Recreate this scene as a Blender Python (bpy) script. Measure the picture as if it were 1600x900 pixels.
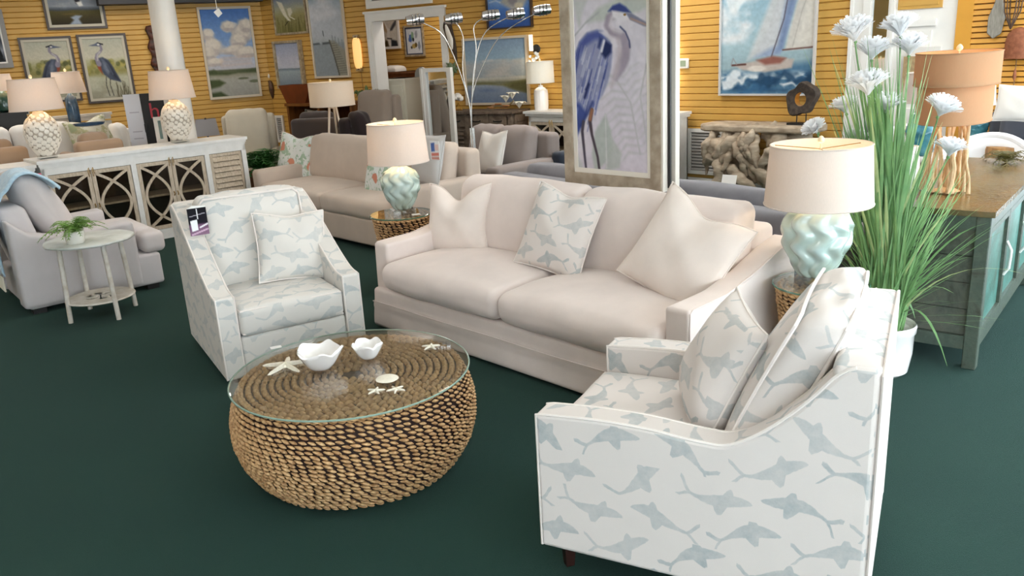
import bpy, math, random
import numpy as np
from mathutils import Matrix, Vector
R_ = math.radians
scene = bpy.context.scene
for o in list(bpy.data.objects): bpy.data.objects.remove(o)
COL = scene.collection

# ------------------------------------------------------------------ camera
F_PX, HORIZON, ROLL, EYE = 1280.0, 70.0, math.atan(.057), 1.72
PITCH = math.atan((450 - HORIZON) * math.cos(ROLL) / F_PX)
_f = np.array([0, math.cos(PITCH), -math.sin(PITCH)])
_u0 = np.array([0, math.sin(PITCH), math.cos(PITCH)]); _r0 = np.array([1., 0, 0])
_c, _s = math.cos(ROLL), math.sin(ROLL)
_r = _c * _r0 - _s * _u0; _u = _s * _r0 + _c * _u0
cam_data = bpy.data.cameras.new('camera'); cam = bpy.data.objects.new('camera', cam_data); COL.objects.link(cam)
cam_data.sensor_width = 36; cam_data.lens = F_PX / 1600 * 36; cam_data.clip_start = .05; cam_data.clip_end = 200
cam.matrix_world = Matrix(((_r[0], _u[0], -_f[0], 0), (_r[1], _u[1], -_f[1], 0), (_r[2], _u[2], -_f[2], EYE), (0, 0, 0, 1)))
scene.camera = cam

# ------------------------------------------------------------------ light and exposure
scene.view_settings.view_transform = 'Standard'; scene.view_settings.look = 'None'
scene.view_settings.exposure = -0.08; scene.view_settings.gamma = 1.0
scene.view_settings.use_curve_mapping = False
scene.cycles.use_denoising = True; scene.cycles.adaptive_threshold = .025
scene.cycles.max_bounces = 7; scene.cycles.diffuse_bounces = 4; scene.cycles.transparent_max_bounces = 16
scene.cycles.sample_clamp_indirect = 6.0
scene.cycles.caustics_reflective = False; scene.cycles.caustics_refractive = False
world = bpy.data.worlds.new('daylight'); scene.world = world; world.use_nodes = True
world.node_tree.nodes['Background'].inputs[0].default_value = (.86, .93, 1.0, 1)
world.node_tree.nodes['Background'].inputs[1].default_value = 8.6
CEIL = 3.0
def area_light(x, y, sx, sy, power, col=(1, .95, .89)):
    d = bpy.data.lights.new('ceiling_area_light', 'AREA'); d.shape = 'RECTANGLE'; d.size = sx; d.size_y = sy
    d.energy = power; d.color = col
    o = bpy.data.objects.new('ceiling_area_light', d); COL.objects.link(o); o.location = (x, y, CEIL - .045); return o
PANELS = [(-5.6, 2.6), (-2.2, 2.2), (1.2, 2.0), (3.4, 3.0), (-6.0, 6.2), (-2.6, 6.0), (.8, 5.6), (2.9, 6.2), (-5.8, 9.6), (-4.6, 11.4), (1.0, 8.9)]
for x, y in PANELS: area_light(x, y, 1.5, .8, 58 if x > 0 and y > 8 else 38 if y > 8 else 11 if x > 1 and y < 4 else 27)
area_light(-.95, 13.1, .6, .6, 34)  # extra light without a fixture, added to brighten the room behind the doorway

# ------------------------------------------------------------------ survey helpers: a pixel of the photograph to a point of the place
def _ray(px, py): return _f * F_PX + _r * (px - 800) - _u * (py - 450)
def at(px, py, z=0.0):
    d = _ray(px, py); t = (z - EYE) / d[2]; return np.array([d[0] * t, d[1] * t, z])
def far(px, py, dist):
    d = _ray(px, py); t = dist / math.hypot(d[0], d[1]); return np.array([d[0] * t, d[1] * t, EYE + d[2] * t])
class Frame:
    "vertical plane: origin (x, y), angle of its rightward direction; local x right, y away, z up"
    def __init__(s, o, ang): s.o = np.array(o, float); s.a = ang; s.t = np.array([math.cos(ang), math.sin(ang)]); s.n = np.array([-math.sin(ang), math.cos(ang)])
    def on(s, px, py, off=0.0):
        d = _ray(px, py); t = (s.n @ s.o + off) / (s.n @ d[:2]); p = d[:2] * t
        return float((p - s.o) @ s.t), float(EYE + d[2] * t)
    def pt(s, x, y=0.0, z=0.0):
        p = s.o + x * s.t + y * s.n; return (float(p[0]), float(p[1]), z)

# ------------------------------------------------------------------ mesh helpers
def rotz(a): return Matrix.Rotation(a, 4, 'Z')
def T(*p): return Matrix.Translation(p)
class G:
    def __init__(s): s.V = []; s.Fc = []; s.mi = []; s.n = 0
    def add(s, V, F, M=None, mi=0):
        V = np.asarray(V, float).reshape(-1, 3)
        if M is not None:
            A = np.array(M); V = V @ A[:3, :3].T + A[:3, 3]
        s.V.append(V); n = s.n
        s.Fc += [tuple(i + n for i in f) for f in F]; s.mi += [mi] * len(F); s.n += len(V); return s
    def box(s, c, d, rz=0, M=None, mi=0):
        h = np.array(d) / 2.; c = np.array(c, float)
        V = np.array([[x, y, z] for x in (-1, 1) for y in (-1, 1) for z in (-1, 1)]) * h
        if rz:
            a, b = math.cos(rz), math.sin(rz); V = V @ np.array([[a, b, 0], [-b, a, 0], [0, 0, 1]])
        return s.add(V + c, [(0, 1, 3, 2), (4, 6, 7, 5), (0, 4, 5, 1), (2, 3, 7, 6), (0, 2, 6, 4), (1, 5, 7, 3)], M, mi)
    def span(s, a, b, M=None, mi=0):
        a = np.array(a, float); b = np.array(b, float); return s.box((a + b) / 2, np.abs(b - a), 0, M, mi)
    def soft(s, c, d, r, n=(6, 6, 6), fn=None, M=None, mi=0, rs=3):
        V, F = softbox(d, r, n, rs)
        if fn is not None: V = fn(V.copy())
        return s.add(V + np.array(c, float), F, M, mi)
    def tube(s, path, r, n=8, closed=False, M=None, mi=0, flat=None, caps=True):
        P = np.array(path, float); m = len(P); rr = np.ones(m) * r if np.isscalar(r) else np.array(r, float)
        if closed: Tn = np.roll(P, -1, 0) - np.roll(P, 1, 0)
        else: Tn = np.gradient(P, axis=0)
        Tn /= np.linalg.norm(Tn, axis=1)[:, None] + 1e-12
        ref = np.array([0, 0, 1.]) if abs(Tn[0][2]) < .9 else np.array([1., 0, 0])
        V = []
        nrm = None
        for i in range(m):
            t = Tn[i]
            if nrm is None: nrm = ref - t * (ref @ t)
            else: nrm = nrm - t * (nrm @ t)
            nrm = nrm / (np.linalg.norm(nrm) + 1e-12); b = np.cross(t, nrm)
            a = np.arange(n) * 2 * math.pi / n
            f1, f2 = (1, 1) if flat is None else flat
            V.append(P[i] + rr[i] * (f1 * np.cos(a)[:, None] * nrm + f2 * np.sin(a)[:, None] * b))
        V = np.concatenate(V); Fs = []
        for i in range(m if closed else m - 1):
            j = (i + 1) % m
            for k in range(n): Fs.append((i * n + k, i * n + (k + 1) % n, j * n + (k + 1) % n, j * n + k))
        if caps and not closed: Fs += [tuple(range(n))[::-1], tuple((m - 1) * n + k for k in range(n))]
        return s.add(V, Fs, M, mi)
    def cyl(s, p0, p1, r0, r1=None, n=16, M=None, mi=0): return s.tube([p0, p1], [r0, r0 if r1 is None else r1], n, False, M, mi)
    def lathe(s, prof, n=32, c=(0, 0, 0), mod=None, M=None, mi=0, sx=1, sy=1, close=True):
        th = np.arange(n) * 2 * math.pi / n; V = []; Fs = []
        for r, z in prof:
            rr = np.full(n, r) if mod is None else mod(th, z, r)
            V.append(np.stack([rr * np.cos(th) * sx, rr * np.sin(th) * sy, np.full(n, z)], 1))
        m = len(prof); V = np.concatenate(V) + np.array(c, float)
        for i in range(m - 1):
            for k in range(n): Fs.append((i * n + k, i * n + (k + 1) % n, (i + 1) * n + (k + 1) % n, (i + 1) * n + k))
        if close: Fs += [tuple(range(n))[::-1], tuple((m - 1) * n + k for k in range(n))]
        return s.add(V, Fs, M, mi)
    def prism(s, poly, a, b, ax='x', M=None, mi=0):
        "polygon in the two other axes, extruded from a to b along ax"
        m = len(poly); mk = {'x': lambda p, q: (q, p[0], p[1]), 'y': lambda p, q: (p[0], q, p[1]), 'z': lambda p, q: (p[0], p[1], q)}[ax]
        V = [mk(p, a) for p in poly] + [mk(p, b) for p in poly]
        Fs = [tuple(range(m))[::-1], tuple(range(m, 2 * m))] + [(i, (i + 1) % m, (i + 1) % m + m, i + m) for i in range(m)]
        return s.add(V, Fs, M, mi)
    def grid(s, A, M=None, mi=0):
        A = np.array(A, float); a, b = A.shape[:2]
        return s.add(A.reshape(-1, 3), [(i * b + j, i * b + j + 1, (i + 1) * b + j + 1, (i + 1) * b + j) for i in range(a - 1) for j in range(b - 1)], M, mi)
    def mesh(s, name, smooth=True, angle=38):
        me = bpy.data.meshes.new(name); V = np.concatenate(s.V); me.from_pydata(V.tolist(), [], s.Fc)
        if len(set(s.mi)) > 1: me.polygons.foreach_set('material_index', s.mi)
        import bmesh
        bm = bmesh.new(); bm.from_mesh(me); bmesh.ops.recalc_face_normals(bm, faces=bm.faces); bm.to_mesh(me); bm.free()
        uvl = me.uv_layers.new(name='UVMap'); nl = len(me.loops)
        li = np.zeros(nl, int); me.loops.foreach_get('vertex_index', li)
        co = np.zeros(len(me.vertices) * 3); me.vertices.foreach_get('co', co); co = co.reshape(-1, 3)
        nm = np.zeros(len(me.polygons) * 3); me.polygons.foreach_get('normal', nm); nm = np.abs(nm.reshape(-1, 3))
        lt = np.zeros(len(me.polygons), int); me.polygons.foreach_get('loop_total', lt)
        ax = np.repeat(nm.argmax(1), lt); p = co[li]
        uv = np.where((ax == 0)[:, None], p[:, [1, 2]], np.where((ax == 1)[:, None], p[:, [0, 2]], p[:, [0, 1]]))
        uvl.data.foreach_set('uv', uv.ravel())
        if smooth:
            me.polygons.foreach_set('use_smooth', [True] * len(me.polygons)); me.set_sharp_from_angle(angle=R_(angle))
        me.update(); return me
    def build(s, name, mat, parent=None, smooth=True, angle=38, loc=None, rz=0):
        me = s.mesh(name, smooth, angle)
        for m in (mat if isinstance(mat, (list, tuple)) else [mat]): me.materials.append(m)
        o = bpy.data.objects.new(name, me); COL.objects.link(o)
        if parent is not None: o.parent = parent
        if loc is not None: o.location = loc
        if rz: o.rotation_euler.z = rz
        return o
_soft = {}
def softbox(d, r, n, rs=3):
    d = np.array(d, float); h = d / 2; r = min(r, *(h * .999)); key = (tuple(d.round(5)), round(r, 5), tuple(n), rs)
    if key in _soft: return _soft[key][0].copy(), _soft[key][1]
    def ts(k):
        e = r * (1 - np.cos(np.linspace(0, math.pi / 2, rs + 1))) if False else np.linspace(0, r, rs + 1)
        return np.concatenate([-h[k] + e[:-1], np.linspace(-h[k] + r, h[k] - r, n[k]), h[k] - e[:-1][::-1]])
    idx = {}; V = []; Fs = []
    def vid(p):
        k = tuple(np.round(p, 6))
        if k not in idx: idx[k] = len(V); V.append(p)
        return idx[k]
    for a in range(3):
        b, c = (a + 1) % 3, (a + 2) % 3; tb, tc = ts(b), ts(c)
        for sg in (-1, 1):
            I = np.zeros((len(tb), len(tc)), int)
            for i, x in enumerate(tb):
                for j, y in enumerate(tc):
                    p = np.zeros(3); p[a] = sg * h[a]; p[b] = x; p[c] = y; I[i, j] = vid(p)
            for i in range(len(tb) - 1):
                for j in range(len(tc) - 1):
                    q = (I[i, j], I[i + 1, j], I[i + 1, j + 1], I[i, j + 1]); Fs.append(q if sg > 0 else q[::-1])
    P = np.array(V); inner = np.clip(P, -(h - r), h - r); D = P - inner; L = np.linalg.norm(D, axis=1)[:, None]
    P = inner + D / np.maximum(L, 1e-9) * np.where(L > 1e-9, r, 0)
    _soft[key] = (P, Fs); return P.copy(), Fs
def crown(d, top=.03, side=0., front=0., wob=.004, seed=0):
    "puffs a cushion up: bulge of the top and bottom, sides and front, plus gentle waviness"
    d = np.array(d) / 2.; rg = np.random.default_rng(seed); ph = rg.uniform(0, 6, 6)
    def fn(V):
        x, y, z = (V / d).T
        kx, ky, kz = (np.clip(1 - q * q, 0, 1) for q in (x, y, z))
        V[:, 2] += np.sign(z) * top * kx ** .7 * ky ** .7 * np.abs(z)
        V[:, 0] += x * side * ky * kz; V[:, 1] += y * front * kx * kz
        V[:, 2] += wob * (np.sin(x * 4 + ph[0]) * np.sin(y * 5 + ph[1]) + .6 * np.sin(x * 9 + ph[2] + y * 3))
        V[:, 1] += wob * (np.sin(x * 6 + ph[3]) * np.sin(z * 3 + ph[4]))
        return V
    return fn
def tag(o, label=None, cat=None, group=None, kind=None):
    if label: o['label'] = label
    if cat: o['category'] = cat
    if group: o['group'] = group
    if kind: o['kind'] = kind
    return o
def thing(name, loc, rz=0, label=None, cat=None, group=None):
    o = bpy.data.objects.new(name, None); COL.objects.link(o); o.empty_display_size = .1
    o.location = tuple(float(q) for q in loc); o.rotation_euler.z = rz
    return tag(o, label, cat, group)
def inst(src, parent, loc=(0, 0, 0), rot=(0, 0, 0), sc=(1, 1, 1), name=None):
    c = src.copy(); COL.objects.link(c); c.parent = parent; c.location = loc; c.rotation_euler = rot; c.scale = sc
    if name: c.name = name
    return c

# ------------------------------------------------------------------ materials
def lin(c):
    if isinstance(c, str): c = [int(c[i:i + 2], 16) / 255 for i in (0, 2, 4)]
    return tuple(((x + .055) / 1.055) ** 2.4 if x > .04045 else x / 12.92 for x in c[:3]) + (1.,)
class NT:
    def __init__(s, name):
        s.m = bpy.data.materials.new(name); s.m.use_nodes = True; s.t = s.m.node_tree; s.b = s.t.nodes['Principled BSDF']; s.out = s.t.nodes['Material Output']
    def n(s, kind, **kw):
        x = s.t.nodes.new('ShaderNode' + kind)
        for k, v in kw.items(): setattr(x, k, v)
        return x
    def l(s, a, b):
        s.t.links.new(a, b)
    def put(s, v, sock):
        if hasattr(v, 'is_linked') or hasattr(v, 'links'): s.l(v, sock)
        else: sock.default_value = v
    def M(s, op, a, b=None, c=None):
        x = s.n('Math', operation=op); s.put(a, x.inputs[0])
        if b is not None: s.put(b, x.inputs[1])
        if c is not None: s.put(c, x.inputs[2])
        return x.outputs[0]
    def noise(s, scale, detail=3, vec=None, dist=0., rough=.55):
        x = s.n('TexNoise'); x.inputs['Scale'].default_value = scale; x.inputs['Detail'].default_value = detail
        x.inputs['Distortion'].default_value = dist; x.inputs['Roughness'].default_value = rough
        if vec is not None: s.l(vec, x.inputs['Vector'])
        return x.outputs['Fac']
    def ramp(s, fac, stops, interp='LINEAR'):
        x = s.n('ValToRGB'); e = x.color_ramp.elements; x.color_ramp.interpolation = interp
        while len(e) < len(stops): e.new(.5)
        for q, (p, c) in zip(e, stops): q.position = p; q.color = lin(c)
        s.l(fac, x.inputs[0]); return x.outputs[0]
    def mix(s, fac, a, b, mode='MIX'):
        x = s.n('Mix', data_type='RGBA', blend_type=mode); s.put(fac, x.inputs[0]); s.put(a, x.inputs[6]); s.put(b, x.inputs[7]); return x.outputs[2]
    def bump(s, h, strength=.3, dist=.01):
        x = s.n('Bump'); x.inputs['Strength'].default_value = strength; x.inputs['Distance'].default_value = dist; s.l(h, x.inputs['Height']); s.l(x.outputs[0], s.b.inputs['Normal'])
    def obj(s): return s.n('TexCoord').outputs['Object']
    def mapped(s, vec, scale):
        x = s.n('Mapping'); s.l(vec, x.inputs[0]); x.inputs['Scale'].default_value = scale; return x.outputs[0]
_mats = {}
def plain(name, col, rough=.5, metal=0., var=0., vscale=8., bump=0., bscale=60., spec=.5, sheen=0., coat=0., col2=None, stretch=None, emis=None):
    "principled material with a two-tone noise and an optional fine relief"
    if name in _mats: return _mats[name]
    k = NT(name); b = k.b; b.inputs['Roughness'].default_value = rough; b.inputs['Metallic'].default_value = metal
    b.inputs['Specular IOR Level'].default_value = spec
    if sheen: b.inputs['Sheen Weight'].default_value = sheen
    if coat: b.inputs['Coat Weight'].default_value = coat; b.inputs['Coat Roughness'].default_value = .08
    c = lin(col); vec = k.obj()
    if stretch: vec = k.mapped(vec, stretch)
    if col2 or var:
        c2 = lin(col2) if col2 else tuple(q * (1 - var) for q in c[:3]) + (1.,)
        f = k.noise(vscale, 4, vec); r = k.n('MapRange'); k.l(f, r.inputs[0]); r.inputs[1].default_value = .35; r.inputs[2].default_value = .65
        k.l(k.mix(r.outputs[0], c, c2), b.inputs['Base Color'])
    else: b.inputs['Base Color'].default_value = c
    if bump: k.bump(k.noise(bscale, 3, vec), bump, .004)
    if emis: b.inputs['Emission Color'].default_value = lin(emis[0]); b.inputs['Emission Strength'].default_value = emis[1]
    _mats[name] = k.m; return k.m
def fabric(name, col, col2=None, bump=.25):
    return plain(name, col, .92, var=.07, vscale=5, bump=bump, bscale=420, spec=.15, sheen=.25, col2=col2)
def attr_mat(name='painted_canvas', rough=.7):
    if name in _mats: return _mats[name]
    k = NT(name); a = k.n('Attribute'); a.attribute_name = 'paint'; k.l(a.outputs['Color'], k.b.inputs['Base Color'])
    k.b.inputs['Roughness'].default_value = rough; k.b.inputs['Specular IOR Level'].default_value = .2
    k.bump(k.noise(300, 2, k.obj()), .15, .002); _mats[name] = k.m; return k.m
def thin_glass(name='clear_glass', tint=(.93, .97, .96), refl=1.0):
    if name in _mats: return _mats[name]
    k = NT(name); t = k.n('BsdfTransparent'); t.inputs[0].default_value = (*tint, 1); g = k.n('BsdfGlossy'); g.inputs['Roughness'].default_value = .02
    ge = k.n('NewGeometry'); dt_ = k.n('VectorMath', operation='DOT_PRODUCT'); k.l(ge.outputs['Normal'], dt_.inputs[0]); k.l(ge.outputs['Incoming'], dt_.inputs[1]); mx = k.n('MixShader')
    f = k.M('POWER', k.M('SUBTRACT', 1.0, k.M('ABSOLUTE', dt_.outputs['Value'])), 5.0); f = k.M('MULTIPLY', k.M('ADD', .04, k.M('MULTIPLY', f, .96)), refl)
    k.l(f, mx.inputs[0]); k.l(t.outputs[0], mx.inputs[1]); k.l(g.outputs[0], mx.inputs[2]); k.l(mx.outputs[0], k.out.inputs[0]); _mats[name] = k.m; return k.m
def shade_mat(name, col, trans=.45, weave=True):
    if name in _mats: return _mats[name]
    k = NT(name); d = k.n('BsdfDiffuse'); t = k.n('BsdfTranslucent'); mx = k.n('MixShader'); mx.inputs[0].default_value = trans
    vec = k.mapped(k.obj(), (90, 90, 9)); f = k.noise(6, 3, vec)
    c = k.mix(f, tuple(q * .86 for q in lin(col)[:3]) + (1,), lin(col))
    k.l(c, d.inputs[0]); k.l(c, t.inputs[0]); k.l(d.outputs[0], mx.inputs[1]); k.l(t.outputs[0], mx.inputs[2]); k.l(mx.outputs[0], k.out.inputs[0]); _mats[name] = k.m; return k.m
def leaf_mat(name, col, col2, trans=.25):
    if name in _mats: return _mats[name]
    k = NT(name); d = k.b; t = k.n('BsdfTranslucent'); mx = k.n('MixShader'); mx.inputs[0].default_value = trans
    oi = k.n('ObjectInfo'); f = k.noise(14, 2, k.obj()); f = k.M('ADD', k.M('MULTIPLY', f, .8), k.M('MULTIPLY', oi.outputs['Random'], .3))
    c = k.mix(f, lin(col), lin(col2)); k.l(c, d.inputs['Base Color']); d.inputs['Roughness'].default_value = .5; k.l(c, t.inputs[0])
    k.l(d.outputs[0], mx.inputs[1]); k.l(t.outputs[0], mx.inputs[2]); k.l(mx.outputs[0], k.out.inputs[0]); _mats[name] = k.m; return k.m

def fish_fabric(name, ground, fish, cell=(.242, .118), amount=.8):
    "pale upholstery cloth printed with drifting fish: one fish in each jittered cell of the cloth"
    k = NT(name); uv = k.n('UVMap').outputs[0]; sp = k.n('SeparateXYZ'); k.l(uv, sp.inputs[0]); U, V = sp.outputs[0], sp.outputs[1]
    M = k.M; py = M('DIVIDE', V, cell[1]); row = M('FLOOR', py)
    px = M('ADD', M('DIVIDE', U, cell[0]), M('MULTIPLY', row, .37)); colm = M('FLOOR', px)
    cb = k.n('CombineXYZ'); k.l(colm, cb.inputs[0]); k.l(row, cb.inputs[1])
    wn = k.n('TexWhiteNoise', noise_dimensions='3D'); k.l(cb.outputs[0], wn.inputs[0]); sc = k.n('SeparateColor'); k.l(wn.outputs['Color'], sc.inputs[0])
    r1, r2, r3 = sc.outputs[0], sc.outputs[1], sc.outputs[2]
    qx = M('MULTIPLY', M('SUBTRACT', M('SUBTRACT', px, colm), .5), cell[0]); qy = M('MULTIPLY', M('SUBTRACT', M('SUBTRACT', py, row), .5), cell[1])
    flip = M('SUBTRACT', M('MULTIPLY', M('GREATER_THAN', r3, .35), 2.), 1.)
    qx = M('MULTIPLY', qx, flip)
    an = M('MULTIPLY', M('SUBTRACT', r1, .5), 1.1); ca, sa = M('COSINE', an), M('SINE', an)
    x = M('ADD', M('MULTIPLY', qx, ca), M('MULTIPLY', qy, sa)); y = M('SUBTRACT', M('MULTIPLY', qy, ca), M('MULTIPLY', qx, sa))
    t = M('ADD', M('DIVIDE', x, .222), .5)
    y = M('ADD', y, M('MULTIPLY', M('SINE', M('ADD', M('MULTIPLY', t, 4.2), M('MULTIPLY', r2, 3.))), .022))
    nz = k.noise(70, 2, uv); y = M('ADD', y, M('MULTIPLY', M('SUBTRACT', nz, .5), .006))
    def curve(pts):
        fc = k.n('FloatCurve'); c = fc.mapping.curves[0]; c.points[0].location = pts[0]; c.points[1].location = pts[-1]
        for p in pts[1:-1]: c.points.new(*p)
        for p in c.points: p.handle_type = 'VECTOR'
        fc.mapping.update(); k.l(t, fc.inputs['Value']); return fc.outputs[0]
    up = curve([(0, .8), (.05, .72), (.12, .36), (.18, .13), (.28, .14), (.4, .28), (.52, .4), (.6, .43), (.63, .7), (.67, .82), (.7, .7), (.73, .41), (.82, .34), (.92, .22), (.97, .12), (1, 0)])
    dn = curve([(0, .62), (.06, .56), (.12, .28), (.18, .12), (.28, .14), (.42, .3), (.52, .4), (.56, .72), (.61, 1.), (.66, .95), (.7, .42), (.82, .34), (.92, .22), (.97, .12), (1, 0)])
    nt = curve([(0, .6), (.05, .4), (.11, .12), (.15, 0), (.5, 0), (1, 0)])
    w = M('ADD', M('MULTIPLY', M('GREATER_THAN', y, 0.), up), M('MULTIPLY', M('LESS_THAN', y, 0.), dn))
    ay = M('ABSOLUTE', y); d1 = M('SUBTRACT', M('MULTIPLY', w, .054), ay); d2 = M('ADD', M('SUBTRACT', ay, M('MULTIPLY', nt, .054)), .004); d = M('MINIMUM', d1, d2)
    inside = M('MULTIPLY', M('GREATER_THAN', t, 0.), M('LESS_THAN', t, 1.))
    mr = k.n('MapRange'); k.l(d, mr.inputs[0]); mr.inputs[1].default_value = 0; mr.inputs[2].default_value = .0035; mask = M('MULTIPLY', mr.outputs[0], inside)
    wash = k.n('MapRange'); k.l(k.noise(26, 4, uv), wash.inputs[0]); wash.inputs[1].default_value = .25; wash.inputs[2].default_value = .75; wash.inputs[3].default_value = .45; wash.inputs[4].default_value = 1.
    mask = M('MULTIPLY', M('MULTIPLY', mask, wash.outputs[0]), M('ADD', amount - .2, M('MULTIPLY', r2, .3)))
    gr = k.mix(k.noise(6, 3, uv), lin(ground), tuple(q * .93 for q in lin(ground)[:3]) + (1,))
    sv = k.n('TexVoronoi'); sv.inputs['Scale'].default_value = 130; k.l(uv, sv.inputs['Vector']); fc_ = k.mix(k.M('MULTIPLY', sv.outputs['Distance'], .5), lin(fish), tuple(min(1, q * 1.35) for q in lin(fish)[:3]) + (1,))
    k.l(k.mix(mask, gr, fc_), k.b.inputs['Base Color']); k.b.inputs['Roughness'].default_value = .85; k.b.inputs['Sheen Weight'].default_value = .2; k.b.inputs['Specular IOR Level'].default_value = .2
    k.bump(k.noise(420, 2, uv), .2, .003); return k.m

# ------------------------------------------------------------------ painting with numbers: colour fields laid on canvases
class Paint:
    def __init__(s, w, h, seed=0):
        s.w, s.h = w, h; s.C = np.zeros((h, w, 3)); s.X, s.Y = np.meshgrid((np.arange(w) + .5) / w, (np.arange(h) + .5) / h); s.rg = np.random.default_rng(seed); s.asp = w / h
    def hexc(s, c): return np.array([int(c[i:i + 2], 16) / 255 for i in (0, 2, 4)]) if isinstance(c, str) else np.array(c)
    def grad(s, stops, warp=0.):
        Y = s.Y + (warp * (s.fbm(3, 3) - .5) if warp else 0); ys = [p for p, _ in stops]; cs = np.array([s.hexc(c) for _, c in stops])
        for k in range(3): s.C[..., k] = np.interp(Y, ys, cs[:, k])
        return s
    def fbm(s, f=4, oct=4, ax=1., ay=1.):
        out = np.zeros((s.h, s.w)); amp = 1.; tot = 0
        for o in range(oct):
            nx, ny = max(2, int(f * ax * s.asp) + 2), max(2, int(f * ay) + 2); g = s.rg.random((ny + 1, nx + 1))
            x = s.X * (nx - 1e-6); y = s.Y * (ny - 1e-6); i, j = x.astype(int), y.astype(int); a, b = x - i, y - j; a = a * a * (3 - 2 * a); b = b * b * (3 - 2 * b)
            out += amp * ((g[j, i] * (1 - a) + g[j, i + 1] * a) * (1 - b) + (g[j + 1, i] * (1 - a) + g[j + 1, i + 1] * a) * b); tot += amp; amp *= .5; f *= 2
        return out / tot
    def lay(s, mask, c): s.C = s.C * (1 - mask[..., None]) + s.hexc(c) * mask[..., None]; return s
    def poly(s, pts, c, fe=.008, a=1., rough=0.):
        P = np.array(pts, float); X = s.X + (rough * (s.fbm(14, 2) - .5) if rough else 0); Y = s.Y + (rough * (s.fbm(14, 2) - .5) if rough else 0); X = X * s.asp; P = P * [s.asp, 1]
        ins = np.zeros(X.shape, bool); dm = np.full(X.shape, 9.); n = len(P)
        for i in range(n):
            x0, y0 = P[i]; x1, y1 = P[(i + 1) % n]
            if y0 != y1: ins ^= ((y0 > Y) != (y1 > Y)) & (X < (x1 - x0) * (Y - y0) / (y1 - y0) + x0)
            dx, dy = x1 - x0, y1 - y0; t = np.clip(((X - x0) * dx + (Y - y0) * dy) / (dx * dx + dy * dy + 1e-12), 0, 1); dm = np.minimum(dm, np.hypot(X - x0 - t * dx, Y - y0 - t * dy))
        return s.lay(np.clip(.5 + np.where(ins, dm, -dm) / fe / 2, 0, 1) * a, c)
    def stroke(s, pts, wd, c, fe=.004, a=1.):
        P = np.array(pts, float) * [s.asp, 1]; W = np.ones(len(P)) * wd if np.isscalar(wd) else np.array(wd, float); X, Y = s.X * s.asp, s.Y; m = np.full(X.shape, -9.)
        for i in range(len(P) - 1):
            d = P[i + 1] - P[i]; t = np.clip(((X - P[i, 0]) * d[0] + (Y - P[i, 1]) * d[1]) / (d @ d + 1e-12), 0, 1); q = np.hypot(X - P[i, 0] - t * d[0], Y - P[i, 1] - t * d[1]); m = np.maximum(m, W[i] + (W[i + 1] - W[i]) * t - q)
        return s.lay(np.clip(.5 + m / fe / 2, 0, 1) * a, c)
    def blob(s, x, y, rx, ry, c, a=1., rough=.5):
        d = np.hypot((s.X - x) / rx, (s.Y - y) / ry) + rough * (s.fbm(8, 3) - .5); return s.lay(np.clip((1 - d) * 3, 0, 1) * a, c)
    def clouds(s, c, lo=.5, hi=.7, f=4, ax=.7, y0=0, y1=1, a=1.):
        m = np.clip((s.fbm(f, 5, ax, 1.2) - lo) / (hi - lo), 0, 1); m *= np.clip((s.Y - y0) / .05, 0, 1) * np.clip((y1 - s.Y) / .05, 0, 1); return s.lay(m * a, c)
    def grain(s, a=.05): s.C = np.clip(s.C * (1 + a * (s.fbm(40, 2)[..., None] - .5) * 2), 0, 1); return s
    def put(s, name, w, h, parent, x=0, y=0, z=0, mat=None, arc=None):
        "colour field as a dense sheet, lower-left corner at x,y,z; faces -y"
        gx, gz = np.meshgrid(np.linspace(0, w, s.w) + x, z + h - np.linspace(0, h, s.h)); V = np.stack([gx, np.full(gx.shape, y), gz], 2).reshape(-1, 3)
        i, j = np.meshgrid(np.arange(s.h - 1), np.arange(s.w - 1), indexing='ij'); a = (i * s.w + j).ravel(); F = np.stack([a, a + s.w, a + s.w + 1, a + 1], 1)
        me = bpy.data.meshes.new(name); me.vertices.add(len(V)); me.vertices.foreach_set('co', V.ravel()); me.loops.add(F.size); me.loops.foreach_set('vertex_index', F.ravel().astype(np.int32)); me.polygons.add(len(F)); me.polygons.foreach_set('loop_start', np.arange(0, F.size, 4, dtype=np.int32)); me.update(calc_edges=True)
        c = np.clip(s.C, 0, 1); c = np.where(c > .04045, ((c + .055) / 1.055) ** 2.4, c / 12.92); at_ = me.color_attributes.new('paint', 'FLOAT_COLOR', 'POINT'); at_.data.foreach_set('color', np.concatenate([c, np.ones(c.shape[:2] + (1,))], 2).astype(np.float32).ravel())
        me.materials.append(mat or attr_mat()); o = bpy.data.objects.new(name, me); COL.objects.link(o); o.parent = parent; return o

# ================================================================== the setting
YEL = plain('yellow_wall_paint', 'd0a250', .55, var=.12, vscale=2.5, bump=.08, bscale=90)
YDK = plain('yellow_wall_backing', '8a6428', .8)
WHT = plain('white_trim_paint', 'e9e7e2', .45, var=.04, vscale=4)
CEILM = plain('ceiling_paint', 'efece4', .9, var=.03)
def carpet():
    k = NT('green_carpet'); v = k.obj(); f = k.noise(260, 3, v); g = k.noise(2.2, 5, v)
    c = k.mix(f, lin('11291f'), lin('244439')); c2 = k.mix(k.M('MULTIPLY', g, .8), c, lin('142e28')); k.l(c2, k.b.inputs['Base Color'])
    k.b.inputs['Roughness'].default_value = .97; k.b.inputs['Specular IOR Level'].default_value = .1; k.b.inputs['Sheen Weight'].default_value = .12; k.b.inputs['Sheen Tint'].default_value = (.6, .85, .85, 1)
    k.bump(k.noise(330, 2, v), .6, .008); return k.m
def struct(o): o['kind'] = 'structure'; return o
XL, XR, YF = -10.3, 4.75, -3.2
struct(G().prism([(XL - .3, YF - .3), (XR + .3, YF - .3), (XR + .3, 7.0), (.8, 16), (XL - .3, 16)], -.1, 0, 'z').build('floor', carpet(), smooth=False))
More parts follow.
